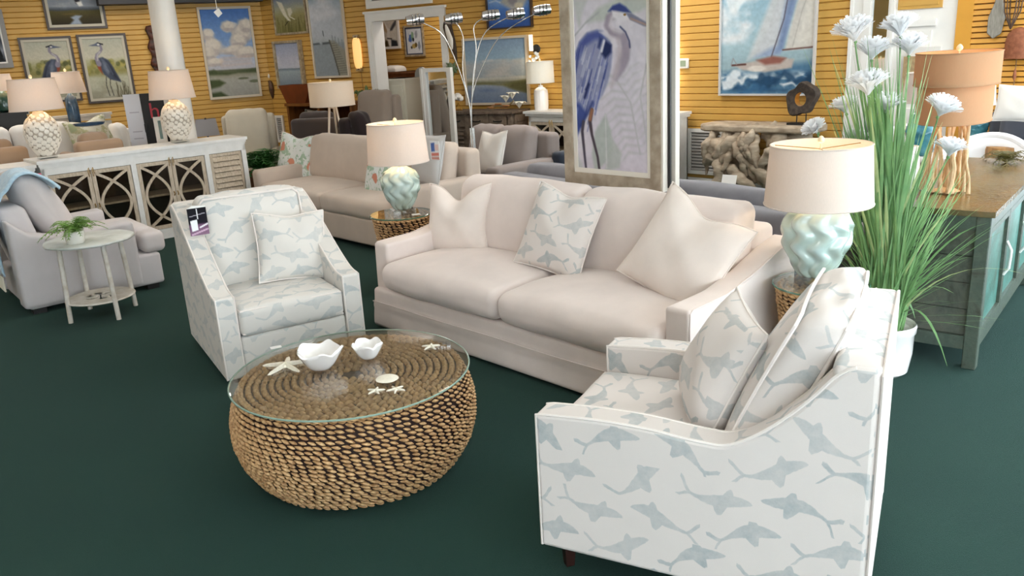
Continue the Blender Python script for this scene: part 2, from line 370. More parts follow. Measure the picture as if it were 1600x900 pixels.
struct(G().prism([(XL - .3, YF - .3), (XR + .3, YF - .3), (XR + .3, 7.0), (.8, 16), (XL - .3, 16)], CEIL, CEIL + .1, 'z').build('ceiling', CEILM, smooth=False))
Q = (-3.72, 13.76); K = (.55, 11.0)
WB = Frame(Q, math.atan2(K[1] - Q[1], K[0] - Q[0])); LB = math.hypot(K[0] - Q[0], K[1] - Q[1])
WR = Frame(K, R_(-45)); WL = Frame(Q, R_(30))
PITCH_B = .072
def board_mesh(L, pitch=PITCH_B):
    g = G(); p = pitch
    g.prism([(0, 0), (-.006, .002), (-.019, .011), (-.019, p - .006), (-.010, p), (0, p)], 0, L, 'x'); return g.mesh('board', False)
def clad(wall, x0, x1, z0, z1, mat=YEL, pitch=PITCH_B):
    me = board_mesh(x1 - x0, pitch); me.materials.append(mat); n = int(round((z1 - z0) / pitch))
    for i in range(n):
        o = bpy.data.objects.new('board', me); COL.objects.link(o); o.parent = wall; o.location = (x0, 0, z0 + i * pitch)
def wall(name, fr, spans, th=.16):
    "spans: (x0, x1, z0, z1) of solid wall in the frame's plane"
    g = G()
    for x0, x1, z0, z1 in spans: g.span((x0, 0, z0), (x1, th, z1))
    o = g.build(name, YDK, smooth=False, loc=fr.pt(0), rz=fr.a); struct(o)
    for x0, x1, z0, z1 in spans: clad(o, x0, x1, z0, z1)
    return o
# doorway in the back wall
dl, dt = WB.on(573, 21); dr, _ = WB.on(697, 8); dt = 2.26
JL, JR = dl + .12, dr - .1; JT = dt - .11
wall('wall_back', WB, [(0, JL - .03, 0, CEIL), (JR + .03, LB, 0, CEIL), (JL - .03, JR + .03, 2.16, CEIL)])
c0, _ = WR.on(1331, 20); c1, _ = WR.on(1363, 20); c2, _ = WR.on(1400, 20); c3, _ = WR.on(1497, 20)
wall('wall_right_back', WR, [(0, c0 + .02, 0, CEIL)])
wall('wall_left_back', WL, [(-7.3, 0, 0, CEIL)])
# the room seen through the doorway
WI = Frame(WB.pt(0, 1.9)[:2], WB.a)
wall('wall_inner_room', WI, [(.3, 5.2, 0, CEIL)])
def flat_wall(name, fr, x0, x1, mat):
    return struct(G().span((x0, 0, 0), (x1, .12, CEIL)).build(name, mat, smooth=False, loc=fr.pt(0), rz=fr.a))
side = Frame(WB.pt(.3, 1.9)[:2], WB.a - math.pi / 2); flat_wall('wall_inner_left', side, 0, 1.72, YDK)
side = Frame(WB.pt(5.2, 1.9)[:2], WB.a - math.pi / 2); flat_wall('wall_inner_right', side, 0, 1.72, YEL)
# baseboards
for fr, nm, a, b in ((WR, 'baseboard_right_back', 0, c0), (WL, 'baseboard_left_back', -7.3, 0), (WB, 'baseboard_back', 0, JL - .15)):
    struct(G().span((a, -.045, 0), (b, -.02, .13)).span((a, -.035, .13), (b, -.02, .15)).build(nm, WHT, smooth=False, loc=fr.pt(0), rz=fr.a))
# doorway casing
g = G(); g.span((dl, -.05, 0), (JL, .0, dt)).span((JR, -.05, 0), (dr, 0, dt)).span((dl, -.055, JT), (dr, 0, dt)).span((JL - .03, 0, 0), (JL, .2, JT + .03)).span((JR, 0, 0), (JR + .03, .2, JT + .03)).span((JL, 0, JT), (JR, .2, JT + .03))
g.span((dl + .03, -.06, .1), (dl + .05, -.05, dt - .03)).span((dl - .02, -.07, dt), (dr + .02, 0, dt + .03))
struct(g.build('trim_1', WHT, smooth=False, loc=WB.pt(0), rz=WB.a))
# casing, mirror bay, panel door and louvred wall at the right
d1 = struct(G().span((c0, -.05, 0), (c0 + .03, .1, CEIL)).span((c0 + .03, -.035, 0), (c1 - .07, .1, CEIL)).span((c1 - .07, -.05, 0), (c1, .1, CEIL)).span((c2 - .035, -.05, 0), (c2, .1, CEIL)).build('trim_2', WHT, smooth=False, loc=WR.pt(0), rz=WR.a))
o = struct(G().span((c2, -.005, 0), (c3, .1, CEIL)).build('door_1', WHT, smooth=False, loc=WR.pt(0), rz=WR.a))
w4 = c3 - c2
G().span((c2 + .02, -.02, 1.83), (c3 - .13, -.005, 2.35)).build('upper_panel', YEL, o, smooth=False)
for i in range(4): G().span((c2 + .03, -.027, 1.86 + i * .06), (c3 - .16, -.02, 1.9 + i * .06)).build('louvre_slat', YEL, o, smooth=False)
G().span((c2, -.03, 1.68), (c3 - .17, -.005, 1.74)).build('rail', WHT, o, smooth=False)
G().span((c2 + .04, -.016, 1.5), (c3 - .2, -.005, 1.64)).build('panel', WHT, o, smooth=False)
g = G(); g.span((c2 + .16, -.05, 1.05), (c3 - .1, -.005, 1.5)); g.build('frame_board', plain('off_white_board', 'dcd8d2', .6), o, smooth=False)
G().span((c2 + .12, -.06, 1.1), (c3 - .2, -.05, 1.42)).build('woven_panel', plain('straw_panel', 'b59b72', .8, var=.3, vscale=30), o, smooth=False)
G().span((c2 + .05, -.03, .2), (c3 - .14, -.005, .95)).build('panel', WHT, o, smooth=False)
LV = plain('ochre_louvre_paint', 'd79a37', .5, var=.1, vscale=3)
lw = struct(G().span((c3, 0, 0), (5.94, .12, CEIL)).build('wall_louvred', YDK, smooth=False, loc=WR.pt(0), rz=WR.a))
G().span((c3, -.03, 0), (c3 + .13, 0, CEIL)).build('stile', LV, lw, smooth=False)
g = G(); g.prism([(0, 0), (-.03, .006), (-.022, .041), (0, .041)], 0, 5.94 - c3 - .13, 'x'); me = g.mesh('louvre_slat', False); me.materials.append(LV)
for i in range(62):
    q = bpy.data.objects.new('louvre_slat', me); COL.objects.link(q); q.parent = lw; q.location = (c3 + .13, 0, .05 + i * .047)
# tall narrow mirror between casing and door
m = thing('wall_mirror', WR.pt((c1 + c2) / 2 - .02, -.01), WR.a, 'tall narrow mirror set between the white casing and the white door', 'mirror')
wm = c2 - c1 - .03
MIR = plain('mirror_glass', 'd8dcdc', .03, metal=1.)
G().span((-wm / 2, -.012, .3), (wm / 2, 0, 2.5)).build('glass', MIR, m, smooth=False)
g = G(); g.span((-wm / 2 - .005, -.03, .28), (-wm / 2 + .02, -.005, 2.52)).span((wm / 2 - .02, -.03, .28), (wm / 2 + .005, -.005, 2.52)); g.build('frame', WHT, m, smooth=False)
# round column and dark soffit
cx, cy, _ = far(269, 108, 9.9)
struct(G().lathe([(.19, 0), (.19, .12), (.165, .14), (.145, .2), (.14, 1.5), (.128, CEIL - .2), (.16, CEIL - .12), (.16, CEIL)], 40).build('trim_3', WHT, loc=(cx, cy, 0)))
s0, _ = WL.on(150, 4); s1, _ = WL.on(402, 4)
struct(G().span((s0, -.35, 2.58), (s1, 0, CEIL)).build('trim_4', plain('dark_soffit', '3b3a3c', .7), smooth=False, loc=WL.pt(0), rz=WL.a))
# unseen sides of the room: storefront windows in front and at the right
def windows(name, fr, L, sill, head, n):
    g = G(); g.span((0, 0, 0), (L, .15, sill)).span((0, 0, head), (L, .15, CEIL)); w = L / n
    for i in range(n + 1): g.span((max(0, i * w - .06), 0, sill), (min(L, i * w + .06), .15, head))
    o = struct(g.build(name, WHT, smooth=False, loc=fr.pt(0), rz=fr.a))
    for i in range(n): G().span((i * w + .06, .06, sill), ((i + 1) * w - .06, .066, head)).build('pane', thin_glass('window_glass', (.95, .97, .97), .6), o, smooth=False)
windows('window_1', Frame((XR, YF), math.pi), XR + 1.4, .3, 2.7, 3)
windows('window_2', Frame((XR, 6.85), -math.pi / 2), 6.85 - YF, .2, 2.75, 5)
struct(G().span((XL, YF - .15, 0), (-1.4, YF, CEIL)).build('wall_front', YEL, smooth=False))
struct(G().span((XL - .15, YF, 0), (XL, 9.95, CEIL)).build('wall_left', YEL, smooth=False))
# ceiling light panels
for i, (x, y) in enumerate(PANELS):
    t = thing('ceiling_light', (x, y, CEIL), 0, 'flat white ceiling light panel above the showroom', 'ceiling light', 'ceiling light panels')
    g = G(); g.span((-.8, -.45, -.04), (.8, -.41, 0)).span((-.8, .41, -.04), (.8, .45, 0)).span((-.8, -.41, -.04), (-.76, .41, 0)).span((.76, -.41, -.04), (.8, .41, 0)); g.build('frame', WHT, t, smooth=False)
    G().span((-.76, -.41, -.03), (.76, .41, -.02)).build('diffuser', plain('light_diffuser', 'ffffff', .8), t, smooth=False)

# ================================================================== seating in the foreground
CREAM = fabric('cream_slipcover', 'e6d8d1')
CREAMP = fabric('cream_pillow_linen', 'ecdfd6')
FISH = fish_fabric('fish_print_cloth', 'e2d9d3', '98a2a4')
FISH2 = fish_fabric('fish_print_cloth_fine', 'dfdad3', 'a3acae', (.22, .115), .7)
WELT = fabric('pale_welt_cord', 'efe6df')
DKLEG = plain('dark_mahogany_leg', '2c1712', .35)
BLK = plain('black_plastic', '141414', .5)
def bevel(o, w=.015, s=3):
    m = o.modifiers.new('round', 'BEVEL'); m.width = w; m.segments = s; m.limit_method = 'ANGLE'; m.angle_limit = R_(35); return o
def smooth_curve(pts, n=6):
    P = np.array(pts, float); out = []
    for i in range(len(P) - 1):
        p0, p1, p2, p3 = P[max(i - 1, 0)], P[i], P[i + 1], P[min(i + 2, len(P) - 1)]
        for t in np.arange(n) / n: out.append(.5 * (2 * p1 + (p2 - p0) * t + (2 * p0 - 5 * p1 + 4 * p2 - p3) * t * t + (3 * p1 - p0 - 3 * p2 + p3) * t ** 3))
    return [tuple(q) for q in out] + [tuple(P[-1])]
def pillow(name, w, h, t, mat, loc, rx, ry, rz, label, group=None, chop=0., seed=0, cord=None, concave=.07, cat='pillow', tip=None, n=26):
    rg = np.random.default_rng(seed); ph = rg.uniform(0, 6, 8); a = np.linspace(-1, 1, n); X, Z = np.meshgrid(a, a)
    def outline(X, Z):
        px = X * (1 - concave * (1 - Z ** 2)) * w / 2; pz = Z * (1 - concave * (1 - X ** 2)) * h / 2
        pz = pz - chop * h * np.clip(Z, 0, 1) ** 1.5 * np.exp(-(X / .42) ** 2)
        return px, pz
    th = t / 2 * np.clip((1 - np.abs(X) ** 2.4) * (1 - np.abs(Z) ** 2.4), 0, 1) ** .55
    th *= 1 - .55 * (chop > 0) * np.exp(-(X / .3) ** 2) * np.clip(Z, 0, 1)
    th += .05 * t * np.sin(X * 5 + ph[0] + Z * 2) * np.sin(Z * 4 + ph[1]) * (1 - X ** 2) * (1 - Z ** 2)
    px, pz = outline(X, Z); g = G(); V = []; idx = {}
    A = np.zeros((n, n), int); B = np.zeros((n, n), int)
    for i in range(n):
        for j in range(n):
            A[i, j] = len(V); V.append((px[i, j], -th[i, j], pz[i, j]))
            if i in (0, n - 1) or j in (0, n - 1): B[i, j] = A[i, j]
            else: B[i, j] = len(V); V.append((px[i, j], th[i, j], pz[i, j]))
    Fs = []
    for i in range(n - 1):
        for j in range(n - 1): Fs += [(A[i, j], A[i, j + 1], A[i + 1, j + 1], A[i + 1, j]), (B[i, j], B[i + 1, j], B[i + 1, j + 1], B[i, j + 1])]
    o = g.add(V, Fs).build(name, mat, angle=80); o.location = tuple(float(q) for q in loc); o.rotation_euler = (rx, ry, rz); tag(o, label, cat, group)
    e = [(x, -1) for x in a] + [(1, z) for z in a[1:]] + [(x, 1) for x in a[::-1][1:]] + [(-1, z) for z in a[::-1][1:-1]]
    ex, ez = outline(np.array([q[0] for q in e]), np.array([q[1] for q in e]))
    G().tube(np.stack([ex, np.zeros(len(e)), ez], 1), .0042 if w > .3 else .003, 6, closed=True).build('piping', cord or mat, o)
    return o

# ---- large cream sofa
SF = Frame((-.87, 5.129), R_(-46.71)); SL, SD = 2.39, .96
sofa = thing('sofa', SF.pt(0), SF.a, 'long cream slipcovered sofa with two seat cushions behind the coffee table', 'sofa')
def base_fn(V):
    V[:, 1] -= np.where((V[:, 1] < -.3), (.14 - V[:, 2]) * .12, 0); k = np.sin(V[:, 0] * 2.1 + 1) * .006 + np.sin(V[:, 0] * 5.3 + V[:, 2] * 30) * .002
    V[:, 1] += np.where(V[:, 1] < -.3, k - .006 * (np.abs(V[:, 2] - .02) < .02), 0); return V
G().soft((SL / 2, SD / 2 - .035, .145), (SL - .01, SD, .25), .025, (40, 6, 12), base_fn).build('skirt', CREAM, sofa)
G().tube([(x, -.062 + .004 * math.sin(x * 7), .185) for x in np.linspace(.02, SL - .02, 40)], .004, 6).build('seam_cord', CREAM, sofa)
def arm_fn(V):
    y = V[:, 1] + SD / 2; up = V[:, 2] > 0
    V[:, 2] += np.where(up, np.interp(y, [0, .3, .55, .8, .96], [0, .005, .05, .12, .15]), 0)
    V[:, 0] += .006 * np.sin(y * 6) * np.clip(V[:, 2] + .3, 0, 1); return V
for x, sgn in ((.068, -1), (SL - .068, 1)):
    a = G().soft((x, SD / 2, .285), (.136, SD, .55), .022, (4, 26, 10), arm_fn).build('arm', CREAM, sofa)
    pth = [(x + sgn * .066, .003, .02)] + [(x + sgn * .066, .006, .3), (x + sgn * .064, .012, .545)] + [(x + sgn * .064, y, .556 + float(np.interp(y, [0, .3, .55, .8, .96], [0, .005, .05, .12, .15]))) for y in np.linspace(.03, .93, 14)]
    G().tube(pth, .0045, 6).build('piping', CREAM, a)
G().soft((SL / 2, SD - .1, .41), (SL - .25, .2, .72), .04, (12, 4, 8)).build('backrest', CREAM, sofa)
sw = (SL - .272) / 2
for i in range(2):
    d = (sw - .006, .82, .17)
    G().soft((.136 + sw * (i + .5), .335, .365), d, .06, (16, 14, 6), crown(d, .045, .0, .02, .004, i + 3)).build('seat_cushion', CREAM, sofa)
    d = (sw - .004, .2, .47)
    def bfn(V, d=d, i=i):
        V = crown(d, .015, 0, .05, .005, 10 + i)(V); V[:, 1] += (V[:, 2]) * .22; return V
    G().soft((.136 + sw * (i + .5), .69, .66), d, .07, (16, 6, 14), bfn).build('back_cushion', CREAM, sofa)
def sofa_pt(px, py, v): x, z = SF.on(px, py, v); return SF.pt(x, v, z)
pillow('throw_pillow', .50, .48, .2, CREAMP, sofa_pt(716, 343, .5), R_(-16), R_(-3), SF.a + R_(14), 'plain cream throw pillow with dented top at the left end of the cream sofa', 'plain pillows on the cream sofa', .2, 1, concave=.1)
pillow('throw_pillow', .48, .5, .17, FISH, sofa_pt(873, 361, .47), R_(-24), R_(8), SF.a + R_(4), 'fish print throw pillow in the middle of the cream sofa', None, .06, 2, WELT)
pillow('throw_pillow', .56, .54, .19, CREAMP, sofa_pt(1068, 394, .47), R_(-28), R_(20), SF.a + R_(-6), 'large plain cream throw pillow leaning at the right arm of the sofa', 'plain pillows on the cream sofa', .1, 3)

# ---- fish print armchairs
def fish_chair(name, org, rz, w, d, zb, arm, back, prof, seat, label, leg, mat, swap, backcush, seed):
    t = thing(name, org, rz, label, 'armchair', 'fish print armchairs'); at_ = .1 * w / .75
    P = [(0, zb)] + smooth_curve([(0, arm)] + prof, 5) + [(d - .07, back - .002), (d - .012, back - .002), (d - .012, zb)]
    for x0 in (0, w - at_):
        a = bevel(G().prism(P, x0, x0 + at_, 'x').build('arm', mat, t, angle=30), .014)
        xo = x0 + .004 if x0 == 0 else x0 + at_ - .004
        for xx in (x0 + .006, x0 + at_ - .006):
            G().tube([(xx, p[0] + (.004 if p[0] < .02 else 0), p[1] - (.003 if p[1] > zb + .02 else -.004)) for p in P[:-2]], .0055, 6).build('piping', WELT, a)
    hb = back
    def bk(V): return V
    b = G().soft((w / 2, d - .065, (hb + zb) / 2), (w - .008, .13, hb - zb + .006), .025, (12, 4, 12), bk).build('backrest', mat, t)
    pth = [(x, d - .02 + .05, zb + .01) for x in (.006,)] + [(.006, d - .004, hb - .02), (.03, d - .004, hb), (w - .03, d - .004, hb), (w - .006, d - .004, hb - .02), (w - .006, d - .004, zb + .01)]
    pth[0] = (.006, d - .004, zb + .01); G().tube(pth, .0055, 6).build('piping', WELT, b)
    G().soft((w / 2, d / 2 - .02, (zb + seat - .16) / 2), (w - 2 * at_ + .004, d - .06, seat - .16 - zb), .02, (8, 8, 4)).build('front_rail', mat, t)
    ds = (w - 2 * at_ - .006, d - .2, .16)
    c = G().soft((w / 2, ds[1] / 2 - .01, seat - .08), ds, .035, (14, 14, 5), crown(ds, .018, 0, .006, .002, seed)).build('seat_cushion', mat, t)
    for zz in (seat - .015, seat - .145):
        G().tube([(w / 2 + sx * (ds[0] / 2 - .012), -.012 + .012, zz) if k else (w / 2 + sx * (ds[0] / 2 - .008), .4, zz) for sx, k in ((-1, 0), (-1, 1), (1, 1), (1, 0))], .0055, 6).build('piping', WELT, c)
    bh, bt, by, bz, lean = backcush; db = (w - 2 * at_ + .02, bt, bh)
    def cf(V):
        V = crown(db, .012, .0, .05, .006, seed + 1)(V); V[:, 1] += V[:, 2] * lean; return V
    c = G().soft((w / 2, by, bz), db, .05, (16, 8, 16), cf).build('back_cushion', mat, t)
    for sy in (-1, 1):
        e = .024; hx, hz = db[0] / 2 - e, bh / 2 - e; R0 = [(-hx, -hz), (-hx, hz), (hx, hz), (hx, -hz)]; L_ = []
        for i in range(4):
            p, q = np.array(R0[i]), np.array(R0[(i + 1) % 4])
            for s in np.linspace(.06, .94, 9): L_.append(p + (q - p) * s)
        L_ = np.array(L_) * 1.0; bul = .05 * np.clip(1 - (L_[:, 0] / db[0] * 2) ** 2, 0, 1) * np.clip(1 - (L_[:, 1] / bh * 2) ** 2, 0, 1)
        G().tube(np.stack([L_[:, 0] * (1 + e / hx * .6) + w / 2, by + sy * (bt / 2 - .012 + bul) + L_[:, 1] * lean, L_[:, 1] * (1 + e / hz * .75) + bz], 1), .006, 6, closed=True).build('piping', WELT, c)
    for x in (.07, w - .07):
        for y in (.07, d - .09): G().tube([(x, y, zb + .01), (x, y, .0)], [.03, .02], 4).build('leg', leg, t)
    return t
arx = Frame((.048 + .75 * .4656, 2.40 + .75 * .885), math.atan2(-.885, -.4656))
fish_chair('armchair', arx.pt(0), arx.a, .75, 1.01, .1, .585, .872, [(.19, .597), (.36, .597), (.53, .583), (.62, .59), (.72, .655), (.82, .752), (.885, .832), (.92, .862)], .49,
           'fish print armchair in the right foreground seen from its side', DKLEG, FISH, True, (.46, .15, .745, .735, .5), 5)
alx = Frame((-1.584, 4.173), math.atan2(.5104, .8599))
fish_chair('armchair', alx.pt(0), alx.a, .82, .97, .04, .505, .9, [(.12, .52), (.3, .60), (.5, .71), (.66, .80), (.78, .86), (.86, .89)], .43,
           'fish print armchair left of the coffee table facing the camera', DKLEG, FISH2, False, (.54, .16, .66, .68, .22), 8)
# pillows on the armchairs
def ar_pt(px, py, off):
    n = np.array([.4656, .885]); A = np.array([.048, 2.40]); dd = _ray(px, py); t = (n @ A + off) / (n @ dd[:2]); return (dd[0] * t, dd[1] * t, EYE + dd[2] * t)
pillow('throw_pillow', .42, .43, .2, FISH, ar_pt(1126, 572, .36), R_(-25), R_(3), arx.a + R_(24), 'fish print throw pillow on the right foreground armchair', 'fish print pillows', 0., 12, WELT)
x, z = alx.on(456, 384, .42)
pillow('throw_pillow', .43, .42, .15, FISH2, alx.pt(x, .42, z), R_(-20), R_(5), alx.a + R_(-4), 'fish print throw pillow on the left armchair', 'fish print pillows', .04, 13, WELT)
# hang tag on the left armchair's back
tg = thing('hang_tag', alx.pt(.03, .55, .86), alx.a, 'dark purple furniture hang tag with a white sticker on the left armchair', 'tag')
p = Paint(40, 46); p.grad([(0, '0c0a12'), (.55, '14101c'), (.62, '6b4a66'), (1, '8a6a80')]); p.stroke([(.1, .3), (.9, .22)], .012, 'b9b4bd'); p.stroke([(.5, .05), (.5, .4)], .015, 'e8e8ea'); p.poly([(.1, .45), (.45, .42), (.45, .8), (.12, .84)], 'efeff0'); p.stroke([(.55, .72), (.95, .62)], .03, 'e5dfe4'); p.stroke([(.1, .95), (.95, .8)], .03, 'caa9be')
G().span((.0, -.004, -.1), (.105, 0, .06)).build('card', plain('tag_card', '241c2c', .4), tg, smooth=False); p.put('tag_print', .105, .16, tg, 0, -.0048, -.1)
G().prism([(0, .06), (.03, .075), (.105, .068), (.105, .06)], -.01, 0, 'y').build('card_fold', WHT, tg, smooth=False)

# ================================================================== round woven coffee table with its glass top
REED = plain('woven_reed', 'd2ab7a', .5, col2='9c7248', vscale=55, bump=.4, bscale=160)
REEDD = plain('dark_reed_core', '2c1812', .85)
def knot(l, h, dpt):
    g = G(); prof = [(.05, -.5), (.55, -.34), (.9, -.1), (1., .08), (.75, .3), (.3, .45), (.04, .5)]
    V = []; n = 6
    for r, s in prof:
        for k in range(n):
            a = k * 2 * math.pi / n; V.append((s * l, r * math.cos(a) * dpt, r * math.sin(a) * h / 2))
    F = [(i * n + k, i * n + (k + 1) % n, (i + 1) * n + (k + 1) % n, (i + 1) * n + k) for i in range(len(prof) - 1) for k in range(n)]
    return np.array(V), F
def woven_ring(r, z, pitch, hgt, seed, tilt=.34, flat=False, slope=0.):
    rg = random.Random(seed); n = max(6, int(2 * math.pi * r / pitch)); V0, F0 = knot(pitch * 1.1, hgt * .86, hgt * .5); g = G(); ph = rg.random()
    for i in range(n):
        a = (i + ph + rg.uniform(-.1, .1)) * 2 * math.pi / n; ti = tilt + rg.uniform(-.12, .12)
        Rm = Matrix.Rotation(ti, 4, 'Y'); s = 1 + rg.uniform(-.12, .12)
        if flat: M = T(r * math.cos(a), r * math.sin(a), z) @ rotz(a + math.pi / 2) @ Matrix.Rotation(math.pi / 2, 4, 'X') @ Rm @ Matrix.Scale(s, 4)
        else: M = T(r * math.cos(a), r * math.sin(a), z) @ rotz(a + math.pi / 2) @ Matrix.Rotation(slope, 4, 'X') @ Rm @ Matrix.Scale(s, 4)
        g.add(V0, F0, M)
    return g
ct = thing('coffee_table', (-.705, 3.27, 0), 0, 'round woven drum coffee table with a glass top in the foreground', 'coffee table')
def rad(z): return float(np.interp(z, [0, .05, .12, .2, .28, .34, .39, .42], [.405, .45, .492, .515, .515, .502, .48, .462]))
G().lathe([(rad(z) - .008, z) for z in np.linspace(.004, .402, 20)], 64).build('core', REEDD, ct)
NR = 23
for i in range(NR):
    z = .012 + i * .3985 / (NR - 1); woven_ring(rad(z), z, .036, .0175, i).build('woven_row', REED, ct, angle=60)
for j in range(15):
    r = .46 - j * .031
    if r > .03: woven_ring(r, .405, .036, .031, 100 + j, .2, True).build('woven_ring', REED, ct, angle=60)
G().lathe([(.497, .424), (.503, .4265), (.503, .4315), (.497, .434)], 96).build('glass_top', thin_glass('table_glass', (.97, .985, .97), 1.6), ct, smooth=False)
G().tube([(.5025 * math.cos(a), .5025 * math.sin(a), .429) for a in np.linspace(0, 2 * math.pi, 96, endpoint=False)], .0042, 6, closed=True).build('glass_rim', plain('green_glass_edge', '8fa89a', .15, spec=.8), ct)
TOPZ = .434
GLOSSW = plain('glossy_white_ceramic', 'f2efec', .18, coat=.5, var=.03)
def ruffle_bowl(px, py, r, h, lob, seed, label):
    c = at(px, py, TOPZ); t = G(); n = 72; ph = seed
    def shell(off):
        out = []
        for i, s in enumerate(np.linspace(0, 1, 10)):
            th = np.arange(n) * 2 * math.pi / n; rr = (.32 * r + (r - .32 * r) * s ** .75) + off; wv = s ** 2
            rr = rr * (1 + .06 * wv * np.sin(lob * th + ph) + .02 * wv * np.sin(3 * th)); z = h * s ** 1.25 + wv * .09 * h * np.sin(lob * th + ph + 1.2) + wv * .03 * h * np.sin(2 * lob * th + ph)
            out.append(np.stack([rr * np.cos(th), rr * np.sin(th), z + (.0 if off > -.001 else .005)], 1))
        return np.array(out)
    A, B = shell(0), shell(-.005); V = np.concatenate([A.reshape(-1, 3), B.reshape(-1, 3)]); m = 10; N = m * n; F = []
    for i in range(m - 1):
        for k in range(n):
            k2 = (k + 1) % n; F += [(i * n + k, i * n + k2, (i + 1) * n + k2, (i + 1) * n + k), (N + i * n + k, N + (i + 1) * n + k, N + (i + 1) * n + k2, N + i * n + k2)]
    for k in range(n): k2 = (k + 1) % n; F.append(((m - 1) * n + k, (m - 1) * n + k2, N + (m - 1) * n + k2, N + (m - 1) * n + k))
    F += [tuple(range(n))[::-1], tuple(N + k for k in range(n))]
    o = t.add(V, F).build('ruffled_bowl', GLOSSW, angle=70, loc=(c[0], c[1], TOPZ + .001)); return tag(o, label, 'bowl', 'ruffled white bowls')
ruffle_bowl(502, 576, .098, .085, 5, .6, 'larger ruffled white ceramic bowl on the glass coffee table')
ruffle_bowl(576, 560, .068, .068, 5, 2.2, 'smaller ruffled white ceramic bowl on the glass coffee table')
STARM = plain('bleached_starfish', 'efe8d6', .8, var=.1, vscale=60, bump=.5, bscale=220)
def starfish(px, py, r, a0, label, thin=.28):
    c = at(px, py, TOPZ); n = 60; prof = []
    g = G(); V = [(0, 0, r * .16 + .003)]; F = []
    rings = 6
    for s in np.linspace(1 / rings, 1, rings):
        for k in range(n):
            th = k * 2 * math.pi / n; q = (1 + math.cos(5 * (th - a0))) / 2; e = thin * r + (1 - thin) * r * q ** 4; ee = max(e, r * .17)
            V.append((s * ee * math.cos(th), s * ee * math.sin(th), .003 + r * .16 * (1 - s) ** .7 * (.5 + .5 * q) if s < 1 else .0))
    for k in range(n): F.append((0, 1 + k, 1 + (k + 1) % n))
    for i in range(rings - 1):
        for k in range(n): F.append((1 + i * n + k, 1 + (i + 1) * n + k, 1 + (i + 1) * n + (k + 1) % n, 1 + i * n + (k + 1) % n))
    F.append(tuple(1 + (rings - 1) * n + k for k in range(n)))
    o = g.add(V, F).build('starfish', STARM, loc=(c[0], c[1], TOPZ + .0005)); return tag(o, label, 'starfish', 'starfish on the coffee table')
starfish(447, 572, .115, .45, 'large pale starfish beside the bigger bowl on the glass table', .2)
starfish(673, 542, .046, .3, 'small pale starfish near the far right rim of the glass table')
starfish(587, 611, .04, .2, 'small pale starfish left of its twin below the sand dollar')
starfish(619, 609, .042, .9, 'small pale starfish right of its twin below the sand dollar')
c = at(605, 593, TOPZ)
tag(G().lathe([(.02, 0), (.044, .001), (.047, .004), (.04, .008), (.02, .0105), (.002, .012)], 36, mod=lambda th, z, r: r * (1 + .015 * np.cos(5 * th))).build('sand_dollar', STARM, loc=(c[0], c[1], TOPZ + .0005)), 'round bleached sand dollar on the glass coffee table', 'shell')
c = at(431, 543, TOPZ); tag(G().box((0, 0, .001), (.05, .032, .002)).build('price_card', WHT, smooth=False, loc=(c[0], c[1], TOPZ + .0003), rz=.4), 'small blank white price card lying on the glass coffee table', 'card')

# ================================================================== lamps
BRASS = plain('brushed_brass', 'b9965a', .3, metal=1.)
CHROME = plain('brushed_nickel', 'c9c7c2', .25, metal=1.)
SHADE = shade_mat('linen_lamp_shade', 'ece0d6', .26)
ACRYL = thin_glass('clear_acrylic', (.95, .97, .97), 1.2)
def bulb(parent, z, power, col=(1, .74, .42), r=.035):
    d = bpy.data.lights.new('bulb_light', 'POINT'); d.energy = power; d.color = col; d.shadow_soft_size = r
    o = bpy.data.objects.new('bulb_light', d); COL.objects.link(o); o.parent = parent; o.location = (0, 0, z)
def drum_shade(t, z0, z1, r0, r1, mat, sx=1., sy=1., fin=True, n=56):
    e = .003; s = G().lathe([(r0, z0), (r1, z1), (r1 - e, z1), (r0 - e, z0), (r0, z0)], n, sx=sx, sy=sy, close=False).build('lamp_shade', mat, t, angle=50)
    for r, z in ((r0, z0), (r1, z1)): G().tube([(r * sx * math.cos(a), r * sy * math.sin(a), z) for a in np.linspace(0, 2 * math.pi, n, endpoint=False)], .0035, 5, closed=True).build('rim_tape', mat, s)
    if fin:
        g = G(); 
        for a in (.3, .3 + 2.094, .3 + 4.189): g.tube([(0, 0, z1 - .02), (r1 * sx * math.cos(a), r1 * sy * math.sin(a), z1 - .012)], .002, 5)
        g.build('spider', BRASS, s); G().lathe([(.004, z1 - .03), (.004, z1 + .004), (.014, z1 + .012), (.016, z1 + .022), (.01, z1 + .034), (.002, z1 + .04)], 14).build('finial', plain('cream_finial', 'e8d9b4', .3), t)
    return s
PALEC = plain('pale_blue_glazed_ceramic', 'c3d6d3', .12, coat=.9, col2='aebfae', vscale=4)
